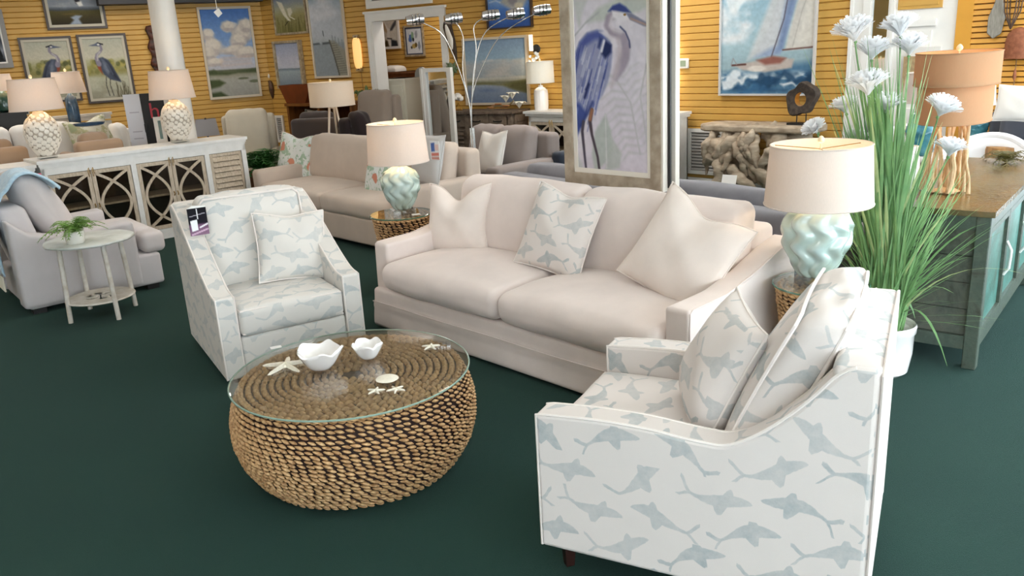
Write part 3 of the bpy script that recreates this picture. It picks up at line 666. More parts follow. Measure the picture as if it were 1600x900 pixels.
def wavy_lamp(loc, k, label, power, sh=(.372, .65, .222, .203)):
    t = thing('table_lamp', loc, 0, label, 'table lamp', 'pale ceramic table lamps')
    G().box((0, 0, .012 * k), (.17 * k, .17 * k, .024 * k), .3).build('acrylic_base', ACRYL, t, smooth=False)
    def mod(th, z, r):
        q = z / k; ph = .75 * np.sin((q - .03) / .054 * math.pi); return r * (1 + .15 * np.abs(np.sin(4.5 * th + ph)) ** 1.3 - .08)
    ks = np.linspace(0, 1, 40); pr = [(float(np.interp(s, [0, .06, .2, .45, .7, .88, 1], [.062, .075, .1, .132, .138, .112, .05])) * k, (.03 + .31 * s) * k) for s in ks]
    G().lathe(pr, 144, mod=mod).build('ceramic_body', PALEC, t, angle=75)
    g = G().cyl((0, 0, .33 * k), (0, 0, .47 * k), .008 * k, n=10); g.cyl((0, 0, .4 * k), (0, 0, .45 * k), .018 * k, n=12); g.build('stem', BRASS, t)
    drum_shade(t, sh[0] * k, sh[1] * k, sh[2] * k, sh[3] * k, SHADE); bulb(t, (sh[0] + sh[1]) / 2 * k, power); return t
def woven_stand(loc, r, h, label, wst=.8):
    t = thing('end_table', loc, 0, label, 'end table', 'woven end tables with glass tops')
    R0 = lambda z: r * float(np.interp(z / h, [0, .12, .5, .85, 1], [.86, .92, wst, .93, .98]))
    G().lathe([(R0(z) - .012, z) for z in np.linspace(.004, h - .02, 14)], 40).build('core', REEDD, t)
    n = int((h - .02) / .019)
    for i in range(n): z = .012 + i * (h - .03) / (n - 1); woven_ring(R0(z), z, .04, .019, 300 + i).build('woven_row', REED, t, angle=60)
    for j in range(6):
        q = R0(h) - .015 - j * .036
        if q > .03: woven_ring(q, h - .012, .04, .034, 400 + j, .2, True).build('woven_ring', REED, t, angle=60)
    G().lathe([(r * 1.04, h), (r * 1.06, h + .004), (r * 1.06, h + .01), (r * 1.04, h + .013)], 64).build('glass_top', thin_glass('table_glass'), t, smooth=False)
    G().tube([(r * 1.06 * math.cos(a), r * 1.06 * math.sin(a), h + .006) for a in np.linspace(0, 2 * math.pi, 64, endpoint=False)], .005, 6, closed=True).build('glass_rim', plain('dark_green_glass_edge', '3f6a58', .12, spec=.8), t); return t
ETR = SF.pt(2.625, .74); ETL = (-.785, 5.96, 0)
woven_stand(ETR, .205, .545, 'woven end table with glass top at the right arm of the cream sofa')
woven_stand(ETL, .215, .565, 'woven end table with glass top at the left arm of the cream sofa')
wavy_lamp((1.443, 3.742, .559), 1.13, 'lit pale blue wavy ceramic table lamp right of the cream sofa', 4.6, (.335, .575, .214, .196))
wavy_lamp((-.77, 5.975, .579), 1.0, 'lit pale blue wavy ceramic table lamp left of the cream sofa', 4.2)
tag(G().box((0, 0, .001), (.06, .045, .002)).build('price_card', WHT, smooth=False, loc=(ETL[0] + .12, ETL[1] - .1, .5795), rz=.3), 'small white card on the left woven end table by the lamp', 'card')

# ================================================================== tall grass plant in a white pot
PP = at(1376, 580); rgp = random.Random(4)
pl = thing('potted_grass', (PP[0], PP[1], 0), 0, 'tall artificial onion grass with white puff flowers in a white pot', 'potted plant')
G().lathe([(.1, 0), (.125, .02), (.14, .12), (.142, .22), (.15, .23), (.152, .26), (.145, .27), (.135, .262), (.13, .24)], 44).build('pot', GLOSSW, pl)
G().lathe([(.002, .236), (.131, .24), (.131, .238)], 24).build('soil', plain('dark_soil', '2b241c', .95), pl)
GRN = leaf_mat('grass_blade_green', '4d7f4c', '93b97c'); GRN2 = leaf_mat('grass_blade_pale', '86a86a', 'cfd9a0')
def blade(g, base, tip, droop, w, n=9):
    b = np.array(base); e = np.array(tip); P = []
    for s in np.linspace(0, 1, n):
        p = b + (e - b) * np.array([s ** 1.35, s ** 1.35, s]); p[2] += droop * (s - s ** 2.6) * 1.6; P.append(p)
    P = np.array(P); d = e - b; sd = np.array([-d[1], d[0], 0]) if abs(d[0]) + abs(d[1]) > .05 else np.array([1., .3, 0]); sd = sd / np.linalg.norm(sd)
    vw = np.array([P[0][0] + PP[0], P[0][1] + PP[1], 0]); vw = vw / np.linalg.norm(vw); sd = sd * .5 + np.array([vw[1], -vw[0], 0]) * .7; sd /= np.linalg.norm(sd)
    W = w * np.clip(np.minimum(1, 4 * (1.02 - np.linspace(0, 1, n))), .08, 1); A = np.stack([P - sd * W[:, None], P + sd * W[:, None] * .0 + np.array([0, 0, 0]) + np.cross(sd, [0, 0, 1]) * .25 * W[:, None], P + sd * W[:, None]], 1)
    g.grid(A); return g
def plant_tip(px, py, dist=None):
    q = far(px, py, dist or math.hypot(PP[0], PP[1])); return (q[0] - PP[0], q[1] - PP[1], q[2])
for i in range(84):
    a = rgp.uniform(0, 6.28); r = rgp.uniform(0, .07); px = rgp.gauss(1378, 42); py = rgp.uniform(70, 320) + abs(px - 1385) * .9
    blade(G(), (r * math.cos(a), r * math.sin(a), .24), plant_tip(px, py, math.hypot(*PP[:2]) + rgp.uniform(-.12, .16)), rgp.uniform(0, .08), rgp.uniform(.006, .0095)).build('blade', GRN if rgp.random() < .75 else GRN2, pl)
g = G()
for i in range(330):
    a = rgp.uniform(0, 6.28); r = rgp.uniform(0, .1); px = rgp.gauss(1400, 66); py = rgp.uniform(170, 400) + max(0, abs(px - 1390)) * .75
    if px < 1300: py = max(py, 200)
    blade(g, (r * math.cos(a), r * math.sin(a), .235), plant_tip(px, py, math.hypot(*PP[:2]) + rgp.uniform(-.1, .2)), rgp.uniform(0, .1), rgp.uniform(.0028, .0055), 7)
for i in range(130):
    px = rgp.gauss(1366, 36); py = rgp.uniform(55, 230); blade(g, (rgp.uniform(-.06, .06), rgp.uniform(-.06, .06), .235), plant_tip(px, py, math.hypot(*PP[:2]) + rgp.uniform(-.08, .15)), rgp.uniform(0, .05), rgp.uniform(.003, .0055), 7)
tag(g.build('fine_blades', GRN, pl), kind='stuff')
for px, py, dr, n in ((1480, 572, .32, 12), (1600, 428, .2, 10), (1545, 348, .16, 10), (1430, 498, .2, 9), (1490, 458, .16, 9), (1445, 300, .1, 9), (1300, 90, .05, 9), (1535, 400, .14, 9)):
    tp = plant_tip(px, py, 4.0 if px > 1460 else None); blade(G(), (.04, -.02, .24), tp, dr, .0065, n).build('blade', GRN2 if px in (1600, 1300) else GRN, pl)
PUFF = leaf_mat('white_puff_petals', 'ffffff', 'f1f2f4', .5)
fl = [(1336, 48, 1.25), (1407, 42, 1.15), (1420, 72, 1.1), (1362, 78, 1.15), (1357, 132, 1.3), (1322, 165, .95), (1383, 163, 1.05), (1466, 168, 1.05), (1482, 232, .95), (1277, 198, .8), (1336, 214, .8)]
for i, (px, py, k) in enumerate(fl):
    dd = math.hypot(*PP[:2]) + rgp.uniform(-.1, .15); tp = np.array(plant_tip(px, py + 14 * k, dd)); b = np.array([rgp.uniform(-.05, .05), rgp.uniform(-.05, .05), .24])
    P = [b + (tp - b) * np.array([s ** 1.4, s ** 1.4, s]) for s in np.linspace(0, 1, 9)]; f = thing('flower', (0, 0, 0)); f.parent = pl
    st = G().tube(P, .0042, 6).build('flower', GRN, pl); bpy.data.objects.remove(f)
    ax = P[-1] - P[-2]; ax = ax / np.linalg.norm(ax); ax = ax + np.array([rgp.uniform(-.35, .35), rgp.uniform(-.45, .1), 0]); ax /= np.linalg.norm(ax); e1 = np.cross(ax, [0, 1, 0]); e1 /= np.linalg.norm(e1); e2 = np.cross(ax, e1); g = G(); R0 = .1 * k
    for m in range(210):
        a = m * 2 * math.pi / 70 + rgp.uniform(-.05, .05); cup = rgp.uniform(.15, .95) ** .6 * 1.02; rd = e1 * math.cos(a) + e2 * math.sin(a); L_ = R0 * rgp.uniform(.9, 1.04); td = -e1 * math.sin(a) + e2 * math.cos(a); A = []
        for s in np.linspace(0, 1, 5):
            c = P[-1] + ax * (L_ * math.cos(cup) * s + .01 * math.sin(s * 3)) + rd * L_ * math.sin(cup) * s ** 1.15; wd = td * (.0009 + .0048 * k * s); A.append([c - wd, c + wd])
        g.grid(A)
    g.build('petals', PUFF, st); G().lathe([(.004, 0), (.009, .008), (.004, .016)], 8).build('calyx', GRN, st, loc=tuple(P[-1] - ax * .01))

# ================================================================== weathered green chest with things on it
def distress(name, base, mid, dark, sc=3., rough=.45):
    k = NT(name); v = k.obj(); f = k.noise(sc, 6, v, .6, .68); c = k.ramp(f, [(.3, dark), (.45, mid), (.56, base), (.72, mid)]); g2 = k.noise(sc * 9, 4, v); c = k.mix(k.M('MULTIPLY', g2, .45), c, lin(dark))
    k.l(c, k.b.inputs['Base Color']); k.b.inputs['Roughness'].default_value = rough; k.bump(k.noise(sc * 16, 4, v), .4, .006); return k.m
TEAL = distress('weathered_teal_paint', '4d857b', '417065', '3c4a3c'); TEALD = distress('dark_weathered_green', '66685c', '565e54', '2e2620', 4.); CTOP = distress('worn_brown_top', '7e5f36', '6a6140', '4e3e2a', 2.2, .2)
TPOST = distress('chest_post_wood', '4a5a50', '586458', '2c221a', 5.)
CF = Frame((2.333, 3.85), R_(50.4)); CL_, CD_, CHt = 1.78, .58, .823
ch = thing('chest', CF.pt(0), CF.a, 'weathered green painted wooden chest with a worn brown top at right', 'chest')
G().span((-.012, -.015, CHt - .028), (CL_ + .012, CD_ + .012, CHt)).build('top', CTOP, ch, smooth=False)
for x in (0, CL_ - .065):
    for y in (0, CD_ - .065): bevel(G().span((x, y, 0), (x + .065, y + .065, CHt - .028)).build('post', TPOST, ch, smooth=False), .004, 1)
for x in (0.008, CL_ - .05):
    for z0, z1 in ((.1, .17), (CHt - .1, CHt - .028)): G().span((x, .065, z0), (x + .042, CD_ - .065, z1)).build('rail', TPOST, ch, smooth=False)
    xp = x + .022 if x < .1 else x + .006; pw = (CHt - .27) / 4
    for i in range(4): G().span((xp, .065, .17 + i * pw + .002), (xp + .014, CD_ - .065, .17 + (i + 1) * pw - .002)).build('plank', TEALD, ch, smooth=False)
for y in (.008, CD_ - .05):
    for z0, z1 in ((.1, .17), (CHt - .1, CHt - .028)): G().span((.065, y, z0), (CL_ - .065, y + .042, z1)).build('rail', TPOST, ch, smooth=False)
G().span((.065, CD_ - .03, .17), (CL_ - .065, CD_ - .015, CHt - .1)).build('back_panel', TEALD, ch, smooth=False)
G().span((.06, .06, .11), (CL_ - .06, CD_ - .04, .125)).build('bottom', TEALD, ch, smooth=False)
dw = (CL_ - .13) / 3
for i in range(3):
    x0 = .065 + i * dw; dr_ = G().span((x0 + .03, .022, .2), (x0 + dw - .03, .034, CHt - .125)).build('door', TEAL, ch, smooth=False)
    g = G(); z0, z1 = .17, CHt - .1; a, b = x0 + .004, x0 + dw - .004
    g.span((a, .006, z0), (a + .03, .03, z1)).span((b - .03, .006, z0), (b, .03, z1)).span((a + .03, .006, z0), (b - .03, .03, z0 + .03)).span((a + .03, .006, z1 - .03), (b - .03, .03, z1)); g.build('door_frame', TPOST, dr_, smooth=False)
    G().tube([(b - .02, 0.004, .36), (b - .022, -.02, .4), (b - .02, -.022, .5), (b - .018, 0.004, .55)], .008, 8).build('handle', plain('white_handle', 'eceae6', .4), dr_)
# driftwood lamp with two-tier burlap shade
DRIFT = plain('pale_driftwood', 'd9bd95', .7, col2='b08c62', vscale=18, stretch=(6, 6, 1), bump=.4, bscale=60)
BURL = shade_mat('tan_burlap_shade', 'c79f7c', .3)
q = CF.pt(.45, .30); dlp = thing('driftwood_lamp', (q[0], q[1], CHt), CF.a, 'lit driftwood branch lamp with two-tier tan burlap shade on the chest', 'table lamp')
rg = random.Random(9)
for i in range(13):
    a = i * 2 * math.pi / 13 + rg.uniform(-.15, .15); r0 = rg.uniform(.07, .13); r1 = rg.uniform(.045, .11); h = rg.uniform(.26, .42); b = a + rg.uniform(-.7, .7)
    P = [(r0 * math.cos(a) * 1.1, r0 * math.sin(a), .006)] + [((r0 + (r1 - r0) * s) * math.cos(a + (b - a) * s) + .008 * math.sin(5 * s + i), (r0 + (r1 - r0) * s) * math.sin(a + (b - a) * s) + .008 * math.cos(6 * s + i), .006 + h * s) for s in (.25, .5, .75, 1)]
    rr = rg.uniform(.008, .014); G().tube(P, [rr * 1.25, rr, rr * 1.05, rr * .9, rr], 8).build('branch', DRIFT, dlp)
G().lathe([(.06, 0), (.07, .01), (.02, .03), (.012, .1), (.012, .52)], 16).build('stem', DRIFT, dlp)
s_ = drum_shade(dlp, .385, .585, .285, .282, BURL, 1., .62); s_.name = 'lower_shade'; drum_shade(dlp, .575, .735, .3, .3, BURL, 1., .66)
bulb(dlp, .55, 9.0)
# white ribbed vase, fern
q = CF.pt(.36, .485); tag(G().lathe([(.04, 0), (.058, .02), (.066, .1), (.06, .19), (.045, .235), (.05, .255), (.046, .257), (.04, .235), (.05, .18)], 60, mod=lambda th, z, r: r * (1 + .05 * np.sin(12 * th) * np.sin(z * 130))).build('vase', GLOSSW, loc=(q[0], q[1], CHt)), 'white embossed vase at the back corner of the green chest', 'vase')
def fern(loc, n, L_, label, cat='plant', c1='3f7a33', c2='86b04e', pot=None, seed=1, up=.9, name='fern', parts=12, wide=.32):
    rg = random.Random(seed); t = thing(name, loc, 0, label, cat); z0 = 0
    if pot: z0 = pot(t)
    m = leaf_mat('fern_' + c1 + c2, c1, c2)
    for i in range(n):
        a = rg.uniform(0, 6.28); el = rg.uniform(.35, up) ; ln = L_ * rg.uniform(.7, 1.1); g = G(); P = []
        for s in np.linspace(0, 1, parts):
            rr = ln * (math.cos(el * 1.3) * s + .25 * s * s); zz = ln * (math.sin(el * 1.3) * s - .55 * s * s * s); P.append(np.array([rr * math.cos(a), rr * math.sin(a), z0 + zz]))
        g.tube(P, [.0022 * L_ / .2] * parts, 4, caps=False); sd = np.array([-math.sin(a), math.cos(a), 0])
        for k in range(2, parts):
            w = ln * wide * math.sin(math.pi * min(1, .12 + .9 * k / parts)) + .004; d = P[k] - P[k - 1]
            for s in (-1, 1):
                tipv = P[k] + sd * s * w + d * .9 + np.array([0, 0, -.12 * w]); g.add([P[k] - d * .32, P[k] + d * .32, tipv], [(0, 1, 2)])
        g.build('frond', m, t)
    return t
q = CF.pt(1.62, .2); fern((q[0], q[1], CHt), 26, .16, 'dark green and rust fern sprig on the far end of the green chest', 'plant', '39451f', '7a6a33', seed=3)

# ================================================================== left side: pale armchair, little round table, credenza
LILAC = fabric('pale_lilac_grey_cloth', 'cdc7c7'); LILAC2 = fabric('pale_lilac_cushion', 'd3cbc9')
CHF = Frame((-3.547, 5.768), math.atan2(.64, .77)); CW = .98
lc = thing('armchair', CHF.pt(0), CHF.a, 'pale grey armchair with a blue throw over its back at the left edge', 'armchair')
G().soft((.5, CW / 2, .165), (.98, CW - .02, .25), .025, (10, 10, 4)).build('base', LILAC, lc)
def larm(V):
    x = V[:, 0]; V[:, 2] += np.where(V[:, 2] > 0, np.interp(x, [-.45, -.4, -.3, -.1, .4], [.19, .15, .05, 0, .02]), 0); return V
for y in (.085, CW - .085): G().soft((.405, y, .3), (.85, .17, .5), .03, (24, 4, 8), larm).build('arm', LILAC, lc)
def lbk(V): V[:, 0] -= V[:, 2] * .22; return V
G().soft((.12, CW / 2, .46), (.2, CW - .3, .66), .05, (6, 10, 10), lbk).build('backrest', LILAC, lc)
d = (.78, CW - .35, .18); G().soft((.62, CW / 2, .39), d, .05, (12, 12, 5), crown(d, .035, .01, .0, .003, 2)).build('seat_cushion', LILAC2, lc)
G().soft((.96, CW / 2, .375), (.18, CW - .02, .17), .05, (6, 12, 5)).build('seat_cushion_front', LILAC2, lc)
d = (.2, CW - .36, .52)
def lbc(V):
    V = crown(d, .02, .06, 0, .004, 4)(V); V[:, 0] -= V[:, 2] * .42; return V
G().soft((.3, CW / 2, .73), d, .08, (6, 12, 12), lbc).build('back_cushion', LILAC2, lc)
for x in (.08, .9):
    for y in (.08, CW - .08): G().box((x, y, .022), (.09, .09, .044)).build('leg', BLK, lc, smooth=False)
# blue throw over the back
BLUE = plain('pale_blue_throw', '9fbdd2', .95, col2='b6cfdd', vscale=40, bump=.4, bscale=200, sheen=.4)
thr = thing('throw_blanket', CHF.pt(0), CHF.a, 'pale blue knitted throw with cream fringe hanging over the grey armchair', 'blanket')
path = [(.40, .88), (.33, .955), (.22, 1.02), (.12, 1.0), (.02, .86), (-.04, .7), (-.07, .5), (-.075, .3)]; path = smooth_curve(path, 5); A = []
for i, (x, z) in enumerate(path):
    row = []
    for j, y in enumerate(np.linspace(.12, .62, 14)): row.append((x + .012 * math.sin(j * 1.3 + i * .2) - (.02 if i > 18 else 0), y - .0 + .02 * math.sin(i * .25), z + .012 * math.sin(j * .9)))
    A.append(row)
ob = G().grid(A).build('cloth', BLUE, thr); sm = ob.modifiers.new('thick', 'SOLIDIFY'); sm.thickness = .014
for j, y in enumerate(np.linspace(.12, .62, 26)): G().tube([(A[-1][0][0] - .01, y, .3), (A[-1][0][0] - .012 + .006 * math.sin(j), y + .004 * math.cos(j * 2), .24), (A[-1][0][0] - .01, y + .006 * math.sin(j * 3), .19)], .006, 5).build('fringe_tassel', plain('cream_fringe', 'e6dfcc', .9), thr)
G().box((.30, .3, .985), (.05, .04, .006), 0, None).build('price_tag', plain('pink_tag', 'e0607f', .6), thr, smooth=False)
# little round table
q = at(139, 374, .56); rt = thing('side_table', (q[0], q[1], 0), .35, 'small round white side table with four legs beside the grey armchair', 'side table')
MARB = plain('pale_marble_top', 'cfd3cf', .35, col2='b7bcb4', vscale=9)
G().lathe([(.27, .545), (.292, .55), (.297, .558), (.292, .566), (.27, .57)], 48, mod=lambda th, z, r: r * (1 + .012 * np.sin(9 * th) + .008 * np.sin(23 * th))).build('table_top', MARB, rt)
WWD = plain('whitewashed_wood', 'e2ddd4', .6, col2='cfc6b8', vscale=20)
for k in range(4):
    a = k * math.pi / 2 + .5; G().tube([(.21 * math.cos(a), .21 * math.sin(a), .548), (.235 * math.cos(a), .235 * math.sin(a), .0)], .0165, 10).build('leg', WWD, rt)
G().lathe([(.1, .13), (.225, .128), (.235, .135), (.225, .143), (.1, .141)], 40, close=False).build('lower_shelf', WWD, rt)
for k in range(6):
    a = k * math.pi / 3; G().tube([(.02 * math.cos(a), .02 * math.sin(a), .136), (.075 * math.cos(a + .4), .075 * math.sin(a + .4), .137), (.11 * math.cos(a), .11 * math.sin(a), .136)], .009, 6).build('fretwork', WWD, rt)
def wpot(t):
    G().lathe([(.05, 0), (.058, .01), (.06, .03), (.062, .05), (.064, .07), (.064, .085), (.06, .087), (.056, .075)], 32, mod=lambda th, z, r: r * (1 + .02 * math.sin(z * 260))).build('pot', plain('ribbed_white_pot', 'e9e6de', .4), t); return .075
q = at(119, 380, .57); fern((q[0], q[1], .5705), 40, .19, 'small green fern in a ribbed white pot on the round side table', 'potted plant', '4a7a2c', '8fb55a', wpot, 11, 1.05, 'potted_fern', wide=.26)

# ---- long white credenza with arched fretwork doors
CRW = plain('credenza_white_paint', 'e8e7e4', .45, col2='e0dfdb', vscale=12); CRT = plain('credenza_greige_wood', 'cfc0ac', .55, col2='b5a48d', vscale=14, stretch=(4, 4, 1)); CIN = plain('cabinet_dark_interior', '3a2a22', .6, col2='4a3a2c', vscale=5)
GLS = thin_glass('cabinet_glass', (.8, .78, .74), 1.)
def arc_strip(p0, pm, p1, w, y0, y1, n=18):
    "flat bent slat through three points in the door plane"
    t = np.linspace(0, 1, n)[:, None]; P = (1 - t) ** 2 * np.array(p0) + 2 * t * (1 - t) * (2 * np.array(pm) - .5 * np.array(p0) - .5 * np.array(p1)) + t ** 2 * np.array(p1)
    D_ = np.gradient(P, axis=0); D_ /= np.linalg.norm(D_, axis=1)[:, None]; N = np.stack([-D_[:, 1], D_[:, 0]], 1) * w / 2
    A, B = P - N, P + N; V = [(a[0], y0, a[1]) for a in A] + [(b[0], y0, b[1]) for b in B] + [(a[0], y1, a[1]) for a in A] + [(b[0], y1, b[1]) for b in B]; F = []
    for i in range(n - 1): F += [(i, i + 1, n + i + 1, n + i), (2 * n + i, 3 * n + i, 3 * n + i + 1, 2 * n + i + 1), (i, 2 * n + i, 2 * n + i + 1, i + 1), (n + i, n + i + 1, 3 * n + i + 1, 3 * n + i)]
    return V, F
def fret_door(t, x0, x1, z0, z1, y, hs):
    d = thing('door', (0, 0, 0)); d.parent = t; bpy.data.objects.remove(d)
    b = .035; g = G(); g.span((x0, y, z0), (x0 + b, y + .02, z1)).span((x1 - b, y, z0), (x1, y + .02, z1)).span((x0 + b, y, z0), (x1 - b, y + .02, z0 + b)).span((x0 + b, y, z1 - b), (x1 - b, y + .02, z1))
    d = g.build('door', CRT, t, smooth=False); a0, a1, c0_, c1_ = x0 + b, x1 - b, z0 + b, z1 - b; zm = (z0 + z1) / 2
    for p0, pm, p1 in (((a0, c0_), (a1 - .012, zm), (a0, c1_)), ((a1, c0_), (a0 + .012, zm), (a1, c1_))):
        V, F = arc_strip(p0, pm, p1, .026, y - .002, y + .012); G().add(V, F).build('fret_arch', CRT, d, smooth=False)
    G().span((a0, y + .014, c0_), (a1, y + .017, c1_)).build('pane', GLS, d, smooth=False)
    xk = x1 - .016 if hs > 0 else x0 + .016; G().tube([(xk, y, zm - .02), (xk, y - .02, zm), (xk, y, zm + .02)], .005, 8).build('handle', BRASS, d)
    G().tube([(xk, y - .003, z1 - .06), (xk - .008, y - .012, z1 + .01), (xk + .002, y - .012, z1 + .03), (xk + .01, y - .008, z1 - .03)], .003, 6).build('hook', BRASS, d); return d
def louvre_door(t, x0, x1, z0, z1, y, mat, n=11, slat=None):
    b = .03; g = G(); g.span((x0, y, z0), (x0 + b, y + .02, z1)).span((x1 - b, y, z0), (x1, y + .02, z1)).span((x0 + b, y, z0), (x1 - b, y + .02, z0 + b)).span((x0 + b, y, z1 - b), (x1 - b, y + .02, z1)); d = g.build('door', mat, t, smooth=False)
    hh = (z1 - z0 - 2 * b) / n
    for i in range(n): z = z0 + b + i * hh; G().prism([(y - .012, z + hh * .08), (y - .004, z), (y + .018, z + hh * .8), (y + .012, z + hh * .92)], x0 + b, x1 - b, 'x').build('slat', slat or mat, d, smooth=False)
    return d
CR = Frame((-3.528, 8.331), math.atan2(.669, .743)); CRD = .42
def credenza(x0, x1, doors, label, ht=.93):
    t = thing('credenza', CR.pt(x0), CR.a, label, 'credenza', 'white credenza units'); w = x1 - x0
    G().span((-.025, -.03, ht - .03), (w + .025, CRD + .02, ht)).span((-.012, -.016, ht - .055), (w + .012, CRD + .01, ht - .03)).build('top', CRW, t, smooth=False)
    G().span((-.004, -.008, ht - .075), (w + .004, CRD, ht - .055)).build('moulding', CRW, t, smooth=False)
    G().span((0, 0, ht - .14), (w, .03, ht - .075)).build('top_rail', CRW, t, smooth=False)
    for x in (0, w - .03): G().span((x, .0, 0), (x + .03, CRD, ht - .075)).build('side_panel', CRW, t, smooth=False)
    G().span((0, CRD - .02, .05), (w, CRD, ht - .075)).build('back_panel', CIN, t, smooth=False)
    G().span((.03, .02, .09), (w - .03, CRD - .02, .11)).build('bottom_panel', CIN, t, smooth=False); G().span((.03, .04, .43), (w - .03, CRD - .02, .45)).build('shelf', CRT, t, smooth=False)
    G().span((0, -.01, 0), (w, .02, .1)).build('plinth', CRW, t, smooth=False)
    z0, z1 = .105, ht - .145
    for kind, a, b, hs in doors:
        if kind == 'stile': G().span((a - x0, -.006, .1), (b - x0, .03, ht - .14)).build('stile', CRW, t, smooth=False)
        elif kind == 'fret': fret_door(t, a - x0, b - x0, z0, z1, .003, hs)
        else: louvre_door(t, a - x0, b - x0, z0, z1, .003, CRT)
    return t
credenza(-1.03, .98, [('stile', -1.03, -.98, 0), ('fret', -.975, -.605, 1), ('fret', -.6, -.235, -1), ('stile', -.23, -.18, 0), ('fret', -.175, .165, 1), ('fret', .17, .515, -1), ('stile', .52, .57, 0), ('louvre', .575, .925, 0), ('stile', .93, .98, 0)], 'long white credenza with four arched fretwork glass doors behind the grey armchair')
credenza(-2.5, -1.085, [('stile', -2.5, -2.45, 0), ('fret', -2.44, -1.98, 1), ('fret', -1.97, -1.52, -1), ('louvre', -1.5, -1.13, 0)], 'white credenza unit at the far left edge joined to the long credenza', .905)
# ---- shell lamps
SHELL = plain('white_shell_discs', 'efe7da', .35, var=.12, vscale=30)
def shell_lamp(x, y, z0, label, power, ph):
    t = thing('shell_lamp', CR.pt(x, y, z0), CR.a, label, 'table lamp', 'white shell table lamps')
    G().box((0, 0, .012), (.15, .12, .024)).build('acrylic_base', ACRYL, t, smooth=False)
    prof = [(float(np.interp(s, [0, .08, .3, .55, .78, .92, .96, 1], [.06, .085, .135, .15, .12, .065, .045, .045])), .026 + .41 * s) for s in np.linspace(0, 1, 20)]
    G().lathe(prof, 32, sy=.8).build('body', plain('shell_lamp_core', 'b8ac9c', .7), t); d0 = None; k = 0
    for i in range(150):
        s = .03 + .9 * (1 - (1 - (i + .5) / 150) ** .92); r, z = float(np.interp(s, [0, .08, .3, .55, .78, .92, 1], [.06, .085, .135, .15, .12, .065, .045])), .026 + .41 * s; sl = float(np.interp(s, [0, .3, .55, .8, 1], [-.6, -.3, .05, .6, .9])); a = i * 2.39996 + ph; sz = .62 + .42 * ((i * 7) % 5) / 4
        if d0 is None: d0 = G().lathe([(.002, .007), (.018, .0065), (.026, .005), (.028, .001), (.02, -.004)], 12).build('shell_disc', SHELL, t); o = d0
        else: o = inst(d0, t)
        o.location = ((r + .003) * math.cos(a), .8 * (r + .003) * math.sin(a), z); nn = Vector((math.cos(a) * math.cos(sl), math.sin(a) * math.cos(sl) / .8, math.sin(sl) - .1)).normalized(); o.rotation_mode = 'QUATERNION'; o.rotation_quaternion = nn.to_track_quat('Z', 'Y'); o.scale = (sz, sz, 1)
    G().cyl((0, 0, .43), (0, 0, .56), .01, n=10).build('stem', BRASS, t); drum_shade(t, .45, .73, .235, .2, SHADE, 1., .72, True)
    bulb(t, .58, power); return t
shell_lamp(-.90, .2, .93, 'lit white shell disc lamp on the left part of the credenza', 4.4, 0); shell_lamp(.37, .2, .93, 'lit white shell disc lamp on the right part of the credenza', 4.4, .3)

# ================================================================== further seating
def simple_sofa(name, fr, x0, v0, w, depth, body, cush, n, label, seat=.44, arm=.6, back=.8, at_=.15, cat='sofa', group=None, lean=.2, legs=True, turn=0., bt=.18):
    t = thing(name, fr.pt(x0, v0), fr.a + turn, label, cat, group); zb = .05
    G().soft((w / 2, depth / 2, (zb + seat - .15) / 2), (w, depth, seat - .15 - zb), .025, (8, 6, 4)).build('base', body, t)
    for x in (at_ / 2, w - at_ / 2): G().soft((x, depth / 2, (zb + arm) / 2), (at_, depth, arm - zb), .045, (4, 10, 6)).build('arm', body, t)
    G().soft((w / 2, depth - .09, (zb + back) / 2), (w - at_ * .6, .18, back - zb), .05, (10, 4, 6)).build('backrest', body, t)
    cw = (w - 2 * at_) / n
    for i in range(n):
        d = (cw - .008, depth - .2, .17); G().soft((at_ + cw * (i + .5), (depth - .2) / 2 - .01, seat - .075), d, .05, (10, 10, 5), crown(d, .03, 0, .015, .003, i)).build('seat_cushion', cush, t)
        d = (cw - .006, bt, back - seat + .06)
        def cf(V, d=d, i=i): V = crown(d, .015, 0, .04, .004, i + 20)(V); V[:, 1] += V[:, 2] * lean; return V
        G().soft((at_ + cw * (i + .5), depth - .27, seat + (back - seat + .06) / 2), d, .065, (10, 6, 8), cf).build('back_cushion', cush, t)
    if legs:
        for x in (.07, w - .07):
            for y in (.07, depth - .07): G().box((x, y, .025), (.06, .06, .05)).build('leg', DKLEG, t, smooth=False)
    return t
BEIGE = fabric('warm_beige_cloth', 'c9b9ab'); BEIGE2 = fabric('warm_beige_cushion', 'cfbfb1'); TAUPE = fabric('taupe_cloth', '8c817c'); TAUPE2 = fabric('taupe_cushion', '938884'); GREY = fabric('slate_grey_cloth', '807f85', '727178'); NAVY = fabric('navy_cloth', '2f3642'); WHITE = fabric('white_cloth', 'e2ded8'); TAN = fabric('tan_cloth', 'a68d76')
simple_sofa('sofa', SF, -3.9, 1.15, 2.65, .98, BEIGE, BEIGE2, 2, 'warm beige sofa standing behind the left fish print armchair', .45, .6, .84, .15, lean=.22)
def in_sofa(px, py, v): x, z = SF.on(px, py, v); return SF.pt(x, v, z)
